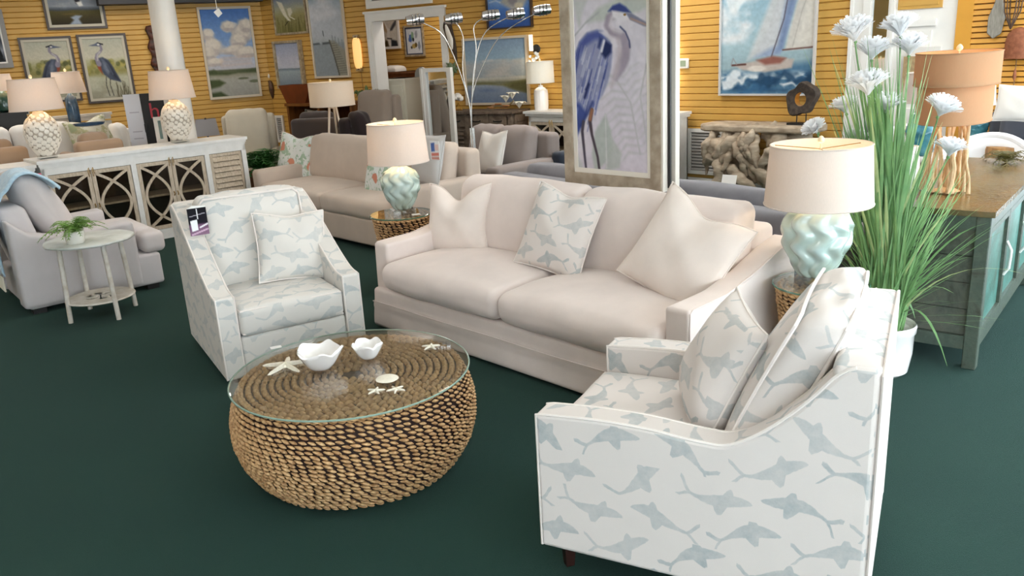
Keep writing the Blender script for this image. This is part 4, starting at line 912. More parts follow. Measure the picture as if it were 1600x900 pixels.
def floral(name, ground, stops):
    k = NT(name); uv = k.n('UVMap').outputs[0]; f = k.noise(11, 3, uv, .8); g2 = k.noise(17, 2, k.mapped(uv, (1.3, .8, 1)), 1.2)
    a = k.ramp(f, [(0, ground), (.54, ground), (.57, stops[0]), (.62, stops[0])], 'LINEAR'); b = k.ramp(g2, [(.0, '000000'), (.58, '000000'), (.62, 'ffffff')]); c = k.mix(b, a, lin(stops[1])); g3 = k.noise(5.5, 1, uv); m = k.ramp(g3, [(.0, '000000'), (.62, '000000'), (.64, 'ffffff')]); c = k.mix(m, c, lin(stops[2])); k.l(c, k.b.inputs['Base Color']); k.b.inputs['Roughness'].default_value = .9; return k.m
FLOR = floral('coral_leaf_print_cloth', 'dfe3e0', ('a9bfa8', '9db7a0', 'cf8a72'))
pillow('throw_pillow', .52, .52, .16, FLOR, in_sofa(463, 245, 1.72), R_(-18), R_(5), SF.a + R_(18), 'leaf and coral print pillow at the left end of the beige sofa', 'leaf print pillows', .08, 31, WELT)
pillow('throw_pillow', .48, .48, .15, FLOR, in_sofa(596, 268, 1.55), R_(-18), R_(-4), SF.a, 'leaf and coral print pillow on the beige sofa half hidden by the lamp', 'leaf print pillows', 0, 32, WELT)
pillow('throw_pillow', .46, .46, .16, fabric('pale_grey_pillow', 'c4c2c0'), in_sofa(668, 250, 1.62), R_(-15), R_(0), SF.a + R_(-6), 'pale grey pillow with a hang tag at the right end of the beige sofa', None, 0, 33)
q = in_sofa(680, 235, 1.46); tg = thing('hang_tag', q, SF.a, 'white hang tag with blue and red flag print on the pale grey pillow', 'tag')
p = Paint(24, 30); p.grad([(0, 'f2f2f4'), (1, 'f2f2f4')]); p.poly([(.1, .15), (.5, .1), (.5, .55), (.1, .58)], '5a74b8', .03); p.poly([(.1, .65), (.9, .6), (.9, .75), (.1, .8)], 'e2897d', .03); p.poly([(.5, .2), (.9, .18), (.9, .5), (.5, .52)], 'f0d5d0', .03); p.poly([(.1, .85), (.9, .82), (.9, .95), (.1, .97)], 'dd9a8f', .03)
G().span((-.06, -.003, -.08), (.06, 0, .08)).build('card', WHT, tg, smooth=False); p.put('tag_print', .12, .16, tg, -.06, -.0038, -.08)
# slate grey sofa, turned away, behind the cream one
GA = np.array(SF.pt(-.45, 1.5)[:2]); GB = np.array(SF.pt(2.35, 1.14)[:2]); gl = float(np.linalg.norm(GB - GA)); ga = math.atan2(*(GB - GA)[::-1])
GF = Frame(GB, ga + math.pi)
gs = simple_sofa('sofa', Frame(Frame(GA, ga).pt(gl, .95)[:2], ga + math.pi), 0, 0, gl, .95, GREY, GREY, 2, 'slate grey sofa with its back turned behind the cream sofa', .44, .6, .76, .16, lean=.1)
q = Frame(GA, ga).pt(1.25, .42); pillow('throw_pillow', .5, .4, .14, GREY, (q[0], q[1], .73), R_(28), 0, ga, 'slate grey throw pillow lying over the back of the grey sofa', None, 0, 36)
# taupe sofa with white pillow
tx0 = SF.on(672, 235, 2.55)[0]; tx1 = SF.on(842, 258, 2.85)[0]
simple_sofa('sofa', SF, tx0, 2.3, tx1 - tx0, .95, TAUPE, TAUPE2, 2, 'taupe sofa behind the beige sofa near the rustic sideboard', .44, .62, .86, .2, lean=.2)
pillow('throw_pillow', .5, .44, .15, WHITE, in_sofa(767, 238, 2.75), R_(-18), R_(-4), SF.a + R_(-12), 'white throw pillow on the taupe sofa by the floor lamp', None, .05, 37)
q = far(860, 262, 8.2); simple_sofa('armchair', Frame((q[0], q[1]), R_(-46)), 0, 0, .8, .8, NAVY, NAVY, 1, 'dark navy armchair in front of the white fretwork cabinet', .44, .68, .86, .14, cat='armchair')
q = far(1138, 287, 6.6); pc = thing('price_card', q, R_(-40), 'white paper price card standing on the grey sofa back', 'card'); pc.rotation_euler.x = R_(-20); G().span((-.06, 0, -.05), (.06, .002, .07)).build('sheet', WHT, pc, smooth=False)
# far left: white sofa behind the credenza, tan sofa backs
def crx(px, py, off): return CR.on(px, py, off)
def behind(name, pxa, pxb, pyt, off, dep, m, n, label, seat, cat, turn=False, group=None, arm=None, at_=.12):
    xa, xb = crx(pxa, pyt + 20, off)[0], crx(pxb, pyt + 20, off)[0]
    if turn: zt = crx((pxa + pxb) / 2, pyt, off)[1]; return simple_sofa(name, Frame(CR.pt(xb, off + dep)[:2], CR.a + math.pi), 0, 0, xb - xa, dep, m, m, n, label, seat, arm or zt - .12, zt, at_, cat, group, .1)
    zt = crx((pxa + pxb) / 2, pyt, off + dep - .3)[1]; return simple_sofa(name, Frame(CR.pt(xa, off)[:2], CR.a), 0, 0, xb - xa, dep, m, m, n, label, seat, arm or zt - .2, zt - .03, at_, cat, group)
behind('bench', -70, 56, 233, .58, .62, TAN, 1, 'tan upholstered seat back left of the shell lamp behind the credenza', .5, 'seat', True, 'tan seats behind the credenza')
behind('bench', 116, 203, 219, .58, .62, TAN, 1, 'tan upholstered seat back between the two shell lamps', .5, 'seat', True, 'tan seats behind the credenza')
behind('sofa', -40, 158, 200, 1.4, .8, WHITE, 3, 'white sofa behind the credenza below the heron paintings', .5, 'sofa')
xx, zz = crx(140, 208, 1.75); pillow('throw_pillow', .46, .36, .14, floral('green_vine_print_cloth', 'dcd8c6', ('b7b48c', 'c9c3a0', 'a9b08a')), CR.pt(xx, 1.75, zz), R_(-20), R_(-8), CR.a, 'green vine print pillow on the white sofa by the blue lamp', None, .12, 41)
behind('armchair', 178, 240, 196, 1.5, .75, WHITE, 1, 'white armchair beside the display board', .45, 'armchair')
q = far(386, 238, 10.6); simple_sofa('armchair', Frame((q[0], q[1]), R_(8)), -.4, .0, .72, .8, fabric('ivory_leather', 'cdc3b0'), fabric('ivory_leather', 'cdc3b0'), 1, 'ivory recliner armchair behind the end of the credenza', .45, .62, 1.05, .1, cat='armchair')
q = far(490, 215, 10.6); simple_sofa('armchair', Frame((q[0], q[1]), R_(-10) + math.pi), -.3, -.6, .62, .6, fabric('charcoal_cloth', '4c4340'), fabric('charcoal_cloth', '4c4340'), 1, 'charcoal chair turned away in front of the wooden cabinet', .45, .6, .98, .08, cat='armchair')
q = far(556, 205, 10.75); simple_sofa('armchair', Frame((q[0], q[1]), R_(-25)), -.3, 0, .62, .7, fabric('stone_taupe_cloth', '8f8175'), fabric('stone_taupe_cloth', '8f8175'), 1, 'stone taupe armchair with a tall back beside the doorway', .45, .6, 1.18, .07, cat='armchair')
q = far(578, 212, 9.95); simple_sofa('stool', Frame((q[0], q[1]), R_(60)), -.17, 0, .34, .36, fabric('black_brown_cloth', '2a2122'), fabric('black_brown_cloth', '2a2122'), 1, 'dark brown chair beside the stone taupe armchair', .45, .6, 1.0, .05, cat='chair')
# right of the chest
q = far(1604, 212, 7.5); DG = fabric('dark_slate_cloth', '4c4f58'); rsf = Frame((q[0], q[1]), R_(-45)); simple_sofa('sofa', rsf, -.42, -.15, 1.3, .7, DG, DG, 2, 'dark slate sofa at the right edge below the louvred wall', .5, .72, .98, .16)
q = far(1594, 162, 7.5); pillow('throw_pillow', .34, .28, .1, WHITE, q, R_(-15), R_(2), R_(-45), 'off-white pillow on the dark slate sofa at the right edge', None, 0, 51)
def rattan_chair(px, py, dist, rz, label, w=.62):
    q = at(px, py, .0) if dist is None else far(px, py, dist); t = thing('lounge_chair', (q[0], q[1], 0), rz, label, 'armchair', 'white tub chairs behind the chest'); n = 28; A = []; B = []
    for k in range(n):
        a = math.pi * (-.02 + 1.04 * k / (n - 1)); h = .70 + .18 * math.sin(a) ** 2; A.append([(w / 2 * math.cos(a), w * .5 * math.sin(a), z) for z in np.linspace(.2, h, 8)])
    o = G().grid(A).build('tub_back', plain('white_gloss_shell', 'e3e1e2', .3), t); m = o.modifiers.new('thick', 'SOLIDIFY'); m.thickness = .045; m.offset = 0
    G().tube([r[-1] for r in A], .026, 8).build('top_rail', plain('white_gloss_shell', 'e3e1e2', .3), t)
    d = (w - .1, w * .6, .16); G().soft((0, .04, .52), d, .05, (8, 8, 4), crown(d, .03)).build('seat_cushion', WHITE, t); G().soft((0, -.01, .33), (w, w * .6, .26), .04, (6, 6, 4)).build('base', WHITE, t)
    for x in (-.22, .22):
        for y in (-.12, .2): G().cyl((x, y, 0), (x, y, .2), .02, .024, 10).build('leg', DKLEG, t)
    return t
rattan_chair(1530, 230, 6.75, R_(-45), 'white tub armchair behind the green chest nearest the stump table', .74); rattan_chair(1400, 236, 7.4, R_(-40), 'white tub armchair behind the branch lamp', .66)
q = far(1569, 215, 7.1); tag(G().lathe([(.11, 0), (.1, .1), (.105, .4), (.115, .78), (.11, .8), (.0, .805)], 22, mod=lambda th, z, r: r * (1 + .06 * np.sin(3 * th + z * 2))).build('stump_table', plain('honey_stump_wood', 'a87c46', .6, col2='7d5730', vscale=9, stretch=(3, 3, .6)), loc=(q[0], q[1], 0)), 'honey coloured wooden stump table beside the dark slate sofa', 'side table')
TEALG = plain('teal_blue_glaze', '4f93a0', .15, coat=.7, col2='2f6f80', vscale=12)
def dimple_lamp(px, py, dist, z0, k, label, stand):
    q = far(px, py, dist); t = thing('table_lamp', (q[0], q[1], z0), 0, label, 'table lamp', 'teal dimpled lamps')
    pr = [(float(np.interp(s, [0, .1, .5, .9, 1], [.05, .08, .115, .07, .03])) * k, .32 * k * s) for s in np.linspace(0, 1, 30)]
    G().lathe(pr, 60, mod=lambda th, z, r: r * (1 + .05 * np.sin(7 * th + (round(z / (.045 * k)) % 2) * math.pi) * np.abs(np.sin(z / (.045 * k) * math.pi)))).build('dimpled_body', TEALG, t, angle=70)
    G().cyl((0, 0, .31 * k), (0, 0, .46 * k), .01, n=8).build('stem', BRASS, t); drum_shade(t, .36 * k, .55 * k, .15 * k, .13 * k, SHADE)
    if stand:
        s = thing('side_table', (q[0], q[1], 0), .3, stand, 'side table'); G().lathe([(.15, z0 - .03), (.155, z0 - .015), (.15, z0)], 28).build('table_top', WWD, s)
        for a in (0, 2.1, 4.2): G().cyl((.05 * math.cos(a), .05 * math.sin(a), z0 - .03), (.13 * math.cos(a), .13 * math.sin(a), 0), .015, n=8).build('leg', WWD, s)
dimple_lamp(1440, 230, 6.3, .84, 1.0, 'teal dimpled ceramic lamp behind the grass plant', 'round whitewashed side table under the teal lamp')
dimple_lamp(1528, 190, 8.0, .74, .8, 'smaller teal lamp under the tan shade beside the slate sofa', 'round whitewashed side table under the smaller teal lamp')

# ================================================================== five-headed floor lamp
q = far(742, 262, 7.7); fl_ = thing('floor_lamp', (q[0], q[1], 0), 0, 'brushed nickel floor lamp with five curved arms behind the cream sofa', 'floor lamp')
G().lathe([(.17, 0), (.175, .012), (.16, .03), (.03, .04), (.02, .06)], 40).build('base', CHROME, fl_)
def flp(px, py, dy=0.): p = far(px, py, 7.7 + dy); return np.array([p[0] - q[0], p[1] - q[1], p[2]])
top = flp(737, 200); g = G()
for k in range(5): a = k * 1.2566; g.tube([(.016 * math.cos(a), .016 * math.sin(a), .04), (.016 * math.cos(a) + top[0], .016 * math.sin(a) + top[1], top[2])], .01, 8)
g.build('pole', CHROME, fl_); G().cyl((0, 0, .62), (0.0, 0, .66), .034, n=16).build('collar', CHROME, fl_)
for (px, py, b, sx) in ((708, 29, (723, 110), -.4), (648, 31, (712, 95), -.6), (766, 24, (744, 80), .2), (805, 22, (742, 100), .35), (846, 16, (748, 118), .6)):
    e = flp(px, py); P = smooth_curve([top * np.array([1, 1, 1.]) - np.array([0, 0, .02]), flp(733 if px < 740 else 737, 160), flp(*b), flp((px + b[0]) / 2 + (8 if px < 740 else -14), (py + b[1]) / 2 - 12), e], 5); a = G().tube(P, .0052, 7).build('arm', CHROME, fl_)
    hd = G(); d = np.array([.075, 0.02, .006]); hd.tube([e - d, e - d * .3, e + d * .4, e + d], [.036, .046, .046, .042], 18); h = hd.build('lamp_head', plain('mirror_chrome', 'e4e4e6', .08, metal=1.), fl_)
    for s in (-.2, .2, .6): G().tube([e + d * s + .048 * np.array([0.0, math.cos(t), math.sin(t)]) for t in np.linspace(0, 6.283, 16, endpoint=False)], .004, 5, closed=True).build('band', plain('dark_steel', '4a4a4e', .3, metal=1.), h)

# ================================================================== back of the showroom: cabinets and consoles
# white fretwork cabinet
RB = Frame(WR.pt(0, -.40)[:2], WR.a); x0 = RB.on(826, 190)[0]; x1 = RB.on(1049, 230)[0]; hz = .9
wc = thing('display_cabinet', RB.pt(x0), RB.a, 'white display cabinet with arched fretwork doors against the yellow back wall', 'cabinet'); w = x1 - x0; D0 = .33
G().span((-.05, -.05, hz - .03), (w + .05, D0, hz)).span((-.03, -.03, hz - .06), (w + .03, D0, hz - .03)).build('cornice', CRW, wc, smooth=False)
for x in (0, w - .03): G().span((x, 0, 0), (x + .03, D0, hz - .06)).build('side_panel', CRW, wc, smooth=False)
G().span((0, D0 - .02, 0), (w, D0, hz - .06)).build('back_panel', CIN, wc, smooth=False); G().span((0, 0, hz - .13), (w, .03, hz - .06)).build('top_rail', CRW, wc, smooth=False); G().span((0, 0, 0), (w, .03, .09)).build('plinth', CRW, wc, smooth=False); G().span((.03, .03, .42), (w - .03, D0 - .02, .435)).build('shelf', CRT, wc, smooth=False)
nd = 6; dw = (w - .06) / nd
for i in range(nd): fret_door(wc, .03 + i * dw + .003, .03 + (i + 1) * dw - .003, .095, hz - .135, .004, 1 if i % 2 == 0 else -1)
# lattice lamp on it
xl, _ = RB.on(846, 165, .15); t = thing('table_lamp', RB.pt(xl, .15, hz), RB.a, 'white lattice ceramic table lamp with white drum shade on the display cabinet', 'table lamp')
G().lathe([(.08, 0), (.088, .01), (.09, .06), (.09, .2), (.085, .25), (.06, .275), (.03, .29), (.03, .31)], 48, mod=lambda th, z, r: r * (1 + .03 * np.sin(8 * th + z * 110) * np.sin(8 * th - z * 110))).build('lattice_body', GLOSSW, t)
G().cyl((0, 0, .3), (0, 0, .45), .009, n=8).build('stem', CHROME, t); drum_shade(t, .34, .6, .178, .172, shade_mat('white_drum_shade', 'f3f2ec', .4)); bulb(t, .45, 1.6, (1, .92, .78))
# rustic sideboard
RUST = distress('weathered_sideboard_wood', '8a7866', '6a5a4c', '3f3128', 3.5, .8)
SB = Frame(WB.pt(0, -.44)[:2], WB.a); x0 = SB.on(690, 172)[0]; x1 = SB.on(799, 172)[0]; w = x1 - x0; hz = .90
sb = thing('sideboard', SB.pt(x0), SB.a, 'rustic weathered wood sideboard with drawers and louvred doors below the sea painting', 'sideboard')
G().span((-.03, -.03, hz - .03), (w + .03, .42, hz)).build('top', RUST, sb, smooth=False); G().span((0, .03, .06), (w, .4, hz - .03)).build('body', RUST, sb, smooth=False)
for x in (0, w - .06): G().span((x, 0, 0), (x + .06, .06, hz - .03)).build('post', RUST, sb, smooth=False); 
for i in range(7): G().span((w, .06, .07 + i * .115), (w + .012, .38, .175 + i * .115)).build('end_plank', RUST, sb, smooth=False)
dw = (w - .12) / 3
for i in range(3):
    a = .06 + i * dw; dd = G().span((a + .03, .008, hz - .2), (a + dw - .03, .03, hz - .06)).build('drawer', RUST, sb, smooth=False); G().tube([(a + dw / 2 - .06, .008, hz - .12), (a + dw / 2 - .05, -.012, hz - .13), (a + dw / 2 + .05, -.012, hz - .13), (a + dw / 2 + .06, .008, hz - .12)], .008, 6).build('handle', BLK, dd)
    louvre_door(sb, a + .03, a + dw - .03, .12, hz - .23, .006, RUST, 9)
    if i: G().span((a - .025, .0, .06), (a + .025, .03, hz - .03)).build('post', RUST, sb, smooth=False)
# things on the sideboard
xx, _ = SB.on(716, 165, .2); t = thing('coral_ornament', SB.pt(xx, .2, hz), SB.a, 'white coral cluster on a gold stand on the rustic sideboard', 'ornament')
G().tube([(-.06, 0, .004), (0, 0, .1), (.06, 0, .004)], .008, 6).tube([(-.06, 0, .006), (.06, 0, .006)], .007, 6).build('stand', plain('gold_leaf', 'd0a04a', .3, metal=1.), t)
rg = random.Random(2); g = G()
for i in range(16):
    a, b = rg.uniform(0, 6.28), rg.uniform(.1, 1.4); r = .05; g.soft((r * math.cos(a) * math.cos(b), r * .7 * math.sin(a) * math.cos(b), .15 + r * math.sin(b)), (.07, .06, .07), .03, (2, 2, 2))
g.build('coral', plain('white_coral', 'efe9e0', .7), t)
xx, _ = SB.on(803, 163, .18); t = thing('flower_spray', SB.pt(xx, .18, hz), SB.a, 'white silk lily blossoms lying on the rustic sideboard', 'flowers')
for k in range(3):
    cx_ = -.02 + .1 * (k - 1) * (1 if k != 1 else 0); hc = (.13, .17, .05)[k]; g = G()
    for m in range(7):
        a = m * .9 + k; A = []
        for s in np.linspace(0, 1, 6): A.append([(cx_ + math.cos(a) * .1 * s - math.sin(a) * e * .035 * math.sin(s * 2.9), math.sin(a) * .07 * s + math.cos(a) * e * .035 * math.sin(s * 2.9), hc - .03 + .09 * math.sin(s * 2.2)) for e in (-1, 0, 1)])
        g.grid(A)
    g.build('blossom', plain('lily_white', 'f3efe2', .6), t)
G().tube([(-.42, 0, .03), (-.25, -.02, .06), (-.1, 0, .05), (.0, 0, .12)], .012, 6).build('stem', plain('dry_stem', '8b7a58', .8), t)
for k in range(5): G().soft((-.35 + .06 * k, -.02 + .03 * (k % 2), .04 + .02 * (k % 3)), (.1, .04, .02), .01, (2, 2, 2)).build('leaf', plain('dry_leaf', ('a9754a', '8f8a60')[k % 2], .7), t)
# driftwood root console
DRW = plain('grey_driftwood', 'bfae98', .75, col2='8f7f6c', vscale=7, bump=.6, bscale=26, stretch=(1, 1, 3))
KF = Frame(WR.pt(0, -.52)[:2], WR.a); x0 = KF.on(1086, 200)[0]; x1 = KF.on(1262, 215)[0]; w = x1 - x0; zc = KF.on(1150, 196)[1]
kc = thing('root_console', KF.pt(x0), KF.a, 'gnarled driftwood root console table under the sailing boat painting', 'console table'); rg = random.Random(12)
top_pts = [(0, .1)] + [(w * i / 14, .02 + rg.uniform(-.03, .03)) for i in range(1, 14)] + [(w, .05), (w + .02, .4)] + [(w * i / 10, .44 + rg.uniform(-.02, .02)) for i in range(9, 0, -1)] + [(.02, .36)]
bevel(G().prism(top_pts, zc - .075, zc, 'z').build('slab', DRW, kc), .02, 2)
def root(pts, r):
    P = np.array(smooth_curve(pts, 6)); n = len(P); rr = np.interp(np.linspace(0, 1, n), np.linspace(0, 1, len(r)), r) * (1 + .18 * np.sin(np.arange(n) * 1.9 + rg.random() * 6)); g = G(); g.tube(P, rr, 12, flat=(1, .72)); V = g.V[0]; V += .012 * np.sin(V[:, [1, 2, 0]] * 38 + rg.random() * 6); g.build('root', DRW, kc, angle=70)
root([(.35, .2, zc - .05), (.42, .1, zc - .2), (.33, .04, zc - .38), (.38, .06, .06)], [.07, .1, .075, .05]); root([(.55, .15, zc - .03), (.62, .08, zc - .22), (.55, .1, .32), (.62, .1, .0)], [.08, .1, .07, .08]); root([(.4, .1, zc - .12), (.26, .02, zc - .22), (.2, 0, zc - .34), (.14, .02, zc - .42)], [.1, .08, .06, .03])
root([(.75, .15, zc - .04), (.9, .12, zc - .2), (.82, .1, .3), (.9, .12, .0)], [.1, .13, .1, .1]); root([(.6, .06, .42), (.75, .0, .34), (.9, .04, .16), (1.0, .1, .0)], [.06, .06, .07, .05]); root([(.34, .05, .4), (.5, -.02, .3), (.68, .02, .14), (.74, .06, .0)], [.06, .07, .06, .05]); root([(w - .15, .2, zc - .04), (w - .22, .15, .4), (w - .12, .2, .0)], [.12, .14, .12]); root([(.2, .12, zc - .04), (.16, .06, zc - .16), (.1, .04, zc - .26)], [.05, .035, .015]); root([(.85, .1, .5), (1.05, .06, .4), (1.25, .12, .15), (1.3, .15, 0)], [.08, .09, .09, .07]); root([(.32, .3, zc - .05), (.3, .3, .3), (.25, .3, 0)], [.08, .09, .07]); root([(.24, .0, .48), (.3, -.03, .3), (.22, 0, .1), (.24, .05, 0)], [.05, .06, .05, .06])
for k in range(12):
    xx_ = .15 + rg.random() * (w - .25); z_ = zc - .1 - rg.random() * .25; dx = rg.uniform(-.22, .22); root([(xx_, .06 + rg.random() * .1, z_ + .08), (xx_ + dx * .4, -.02, z_ - .04), (xx_ + dx, .02, z_ - .2), (xx_ + dx * 1.1, .08, max(.0, z_ - .36))], [.05, .055, .04, rg.uniform(.015, .04)])
# stone ring sculpture
xx, _ = KF.on(1252, 195, .2); t = thing('stone_sculpture', KF.pt(xx, .2, zc), KF.a, 'dark stone ring sculpture with a golden inside on the root console', 'sculpture')
G().span((-.13, -.05, 0), (.13, .05, .022)).build('plinth', BLK, t, smooth=False); G().cyl((-.05, 0, .02), (-.05, 0, .11), .006, n=8).cyl((.045, 0, .02), (.045, 0, .11), .006, n=8).build('pins', BLK, t)
n = 48; th = np.arange(n) * 2 * math.pi / n; ro = .15 + .02 * np.sin(2 * th + .5) + .012 * np.sin(5 * th); cz = .25; cxx = .0; V = []; F = []
ri = .06
for rr, yy in ((ro, -.035), (ro * .93, -.055), (np.full(n, ri + .008), -.05), (np.full(n, ri), -.045), (np.full(n, ri), .045), (ro * .93, .055), (ro, .035)):
    V += [(rr[k] * math.cos(th[k]) * .95, yy, cz + rr[k] * math.sin(th[k]) * 1.1) for k in range(n)]
for i in range(7):
    for k in range(n): F.append((i * n + k, i * n + (k + 1) % n, ((i + 1) % 7) * n + (k + 1) % n, ((i + 1) % 7) * n + k))
g = G(); g.add(V, F); g.mi = [1 if 3 * n <= i < 4 * n else 0 for i in range(7 * n)]
g.build('ring', [plain('dark_porous_stone', '4c4037', .85, col2='2f2721', vscale=26, bump=.7, bscale=70), plain('gold_leaf_inside', 'e0a955', .35, metal=.6)], t)
# return-air grille behind the console, wall grille at left
def grille(fr, pxa, pya, pxb, pyb, label, n=12):
    a, zt = fr.on(pxa, pya); b, zb = fr.on(pxb, pyb); t = thing('vent_grille', fr.pt((a + b) / 2, -.02, zb), fr.a, label, 'vent'); w = b - a; h = zt - zb
    g = G(); g.span((-w / 2, -.03, 0), (w / 2, -.002, .04)).span((-w / 2, -.03, h - .04), (w / 2, -.002, h)).span((-w / 2, -.03, .04), (-w / 2 + .04, -.002, h - .04)).span((w / 2 - .04, -.03, .04), (w / 2, -.002, h - .04)); g.build('frame', WHT, t, smooth=False); G().span((-w / 2 + .04, -.006, .04), (w / 2 - .04, -.002, h - .04)).build('backing', plain('grille_grey', '8b8885', .6), t, smooth=False)
    for i in range(n): z = .045 + i * (h - .09) / n; G().prism([(-.008, z), (-.02, z + .004), (-.02, z + .01), (-.008, z + (h - .09) / n * .7)], -w / 2 + .04, w / 2 - .04, 'x').build('slat', plain('grille_slat', 'aaa7a3', .5), t, smooth=False)
grille(WR, 1078, 200, 1132, 274, 'white framed return air grille on the yellow wall behind the root console'); grille(WB, 432, 180, 450, 222, 'narrow wall grille beside the wooden cabinet', 10)
a, z = WR.on(1071, 99); t = thing('thermostat', WR.pt(a, -.02, z), WR.a, 'white square thermostat on the yellow wall beside the heron painting', 'thermostat'); bevel(G().span((-.065, -.03, -.055), (.065, 0, .055)).build('case', WHT, t), .012); G().span((-.035, -.033, -.03), (.035, -.03, .032)).build('screen', plain('lcd_grey_green', '9aa88f', .3), t, smooth=False)
a, z = WR.on(1053, 101); t = thing('wall_sconce', WR.pt(a, -.02, z), WR.a, 'white box wall sconce lit up and down beside the thermostat', 'wall lamp'); G().span((-.04, -.08, -.12), (.03, 0, .12)).build('housing', WHT, t, smooth=False)
for zz in (.16, -.16):
    d = bpy.data.lights.new('sconce_light', 'POINT'); d.energy = 1.2; d.color = (1, .85, .55); d.shadow_soft_size = .02; o = bpy.data.objects.new('sconce_light', d); COL.objects.link(o); o.parent = t; o.location = (0, -.06, zz)
# crystal wall sconce near the corner
a, z = WB.on(868, 75); a = min(a, LB - .06); t = thing('wall_sconce', WB.pt(a, -.02, z), WB.a, 'crystal wall sconce with a white tube above the lattice lamp', 'wall lamp')
G().lathe([(.055, -.012), (.06, 0), (.05, .012)], 20, M=Matrix.Rotation(math.pi / 2, 4, 'X')).build('back_plate', BLK, t); G().cyl((-.03, -.08, -.02), (-.03, -.08, .18), .028, n=16).build('glass_tube', plain('white_sconce_glass', 'f7f5ee', .4, emis=('fff3d8', .8)), t)
rg = random.Random(5); g = G()
for i in range(14): g.soft((rg.uniform(-.05, .07), -.08 + rg.uniform(-.04, .03), -.05 - i * .012), (.04, .04, .04), .018, (2, 2, 2))
g.build('crystal_drops', plain('crystal_drop', 'dfe2e0', .05, spec=1.), t)
d = bpy.data.lights.new('sconce_light', 'POINT'); d.energy = 1.2; d.color = (1, .86, .6); d.shadow_soft_size = .03; o = bpy.data.objects.new('sconce_light', d); COL.objects.link(o); o.parent = t; o.location = (-.03, -.14, -.2)
# capsule sconce on the back wall
a, z = WB.on(562, 83); t = thing('wall_sconce', WB.pt(a, -.02, z), WB.a, 'lit oval capsule wall sconce left of the doorway', 'wall lamp'); hh = .22
prof = [(.055 * math.sqrt(max(0, 1 - (s * .93) ** 4)) + .012, s * hh) for s in np.linspace(-1, 1, 22)]
G().lathe(prof, 28, c=(0, -.03, 0), sx=1.2, sy=.55).build('glass_capsule', plain('lit_amber_capsule', 'f6d8a0', .5, emis=('ffc46a', .75)), t)
for s in (-1, 1): G().span((-.05, -.045, s * hh * 1.02 - .035), (.05, 0, s * hh * 1.02 + .035)).build('end_cap', CHROME, t, smooth=False); G().span((-.015, -.048, s * hh * 1.02 - .012), (.015, -.045, s * hh * 1.02 + .012)).build('logo_plate', BLK, t, smooth=False)
G().tube([(.02, -.012, -hh - .03), (.025, -.012, -.7), (.03, -.012, -1.0)], .004, 5).build('cord', plain('brown_cord', '7a5a34', .7), t)
# small wall things near the left corner of the back wall
a, z = WB.on(419, 119); t = thing('wall_dial', WB.pt(a, -.02, z), WB.a, 'small round white dial on the yellow wall below the marsh painting', 'dial'); G().lathe([(.06, 0), (.06, .012), (.045, .02)], 20, M=Matrix.Rotation(math.pi / 2, 4, 'X')).build('case', WHT, t); G().span((-.015, -.03, -.035), (.02, -.02, .03)).build('knob', BLK, t, smooth=False)
a, z = WB.on(427, 138); t = thing('carved_bird', WB.pt(a, -.03, z), WB.a, 'small dark carved wooden bird hung on the yellow wall', 'ornament'); G().tube(smooth_curve([(-.01, 0, -.16), (0, -.01, -.06), (.01, -.02, .04), (0, -.02, .1), (-.04, -.02, .12)], 4), [.008, .014, .022, .03, .036, .04, .042, .04, .038, .036, .034, .032, .03, .028, .02, .012, .006], 10).build('body', plain('dark_carved_wood', '4a3628', .6, col2='6b4a30', vscale=30), t); G().span((-.02, -.005, -.1), (.02, .02, .05)).build('hanger', plain('dark_carved_wood', '4a3628', .6), t, smooth=False)
# bark mask beside the column
a, z = WL.on(244, 80); t = thing('bark_carving', WL.pt(a, -.03, z), WL.a, 'reddish brown carved bark panel on the yellow wall beside the column', 'carving'); 
g = G(); A = []
for i, s in enumerate(np.linspace(-.36, .36, 22)): A.append([(x * (.09 - .03 * abs(s)) + .02 * math.sin(i * .9), -.02 - .035 * math.cos(x * 1.4) - .012 * math.sin(i * 1.7 + x * 3), s) for x in np.linspace(-1, 1, 9)])
o = g.grid(A).build('bark', plain('red_brown_bark', '5a2c1a', .6, col2='2a1c14', vscale=14, bump=.8, bscale=40), t); m = o.modifiers.new('thick', 'SOLIDIFY'); m.thickness = .03
# driftwood whale-tail ornament and succulent by the doorway
a, z = WB.on(708, 62); t = thing('wall_carving', WB.pt(a, -.03, z), WB.a, 'dark driftwood wall carving with a white fish beside the doorway', 'carving')
G().tube(smooth_curve([(.0, 0, .32), (-.05, -.01, .2), (-.02, -.01, .05), (.03, -.01, -.12), (.05, 0, -.3)], 5), np.interp(np.linspace(0, 1, 21), [0, .3, .6, 1], [.03, .07, .06, .012]), 10, flat=(1, .4)).build('bark', plain('dark_driftwood', '4b3a2a', .8, col2='2d2219', vscale=16), t)
G().tube(smooth_curve([(-.05, -.05, .2), (-.02, -.055, .1), (.02, -.055, -.02), (.03, -.05, -.13)], 5), np.interp(np.linspace(0, 1, 16), [0, .25, .6, 1], [.012, .035, .045, .008]), 10, flat=(1, .35)).build('fish', plain('white_fish_paint', 'efebe2', .5), t)
a, z = WB.on(712, 107); t = thing('wall_succulent', WB.pt(a, -.03, z), WB.a, 'small green succulent in a wall holder beside the sea painting', 'plant')
rg = random.Random(8)
for i in range(16):
    an = i * 2.4; el = .2 + .08 * i; L_ = .13 - .005 * i; G().tube([(0, -.03, 0), (L_ * .6 * math.cos(an) * math.cos(el * .6), -.05 - .02 * i / 8, L_ * .6 * math.sin(an) * math.cos(el * .6)), (L_ * math.cos(an), -.06 - .02 * i / 8, L_ * math.sin(an))], [.02, .024, .003], 6).build('leaf', leaf_mat('succulent', '5f7a52', '9aa884'), t)
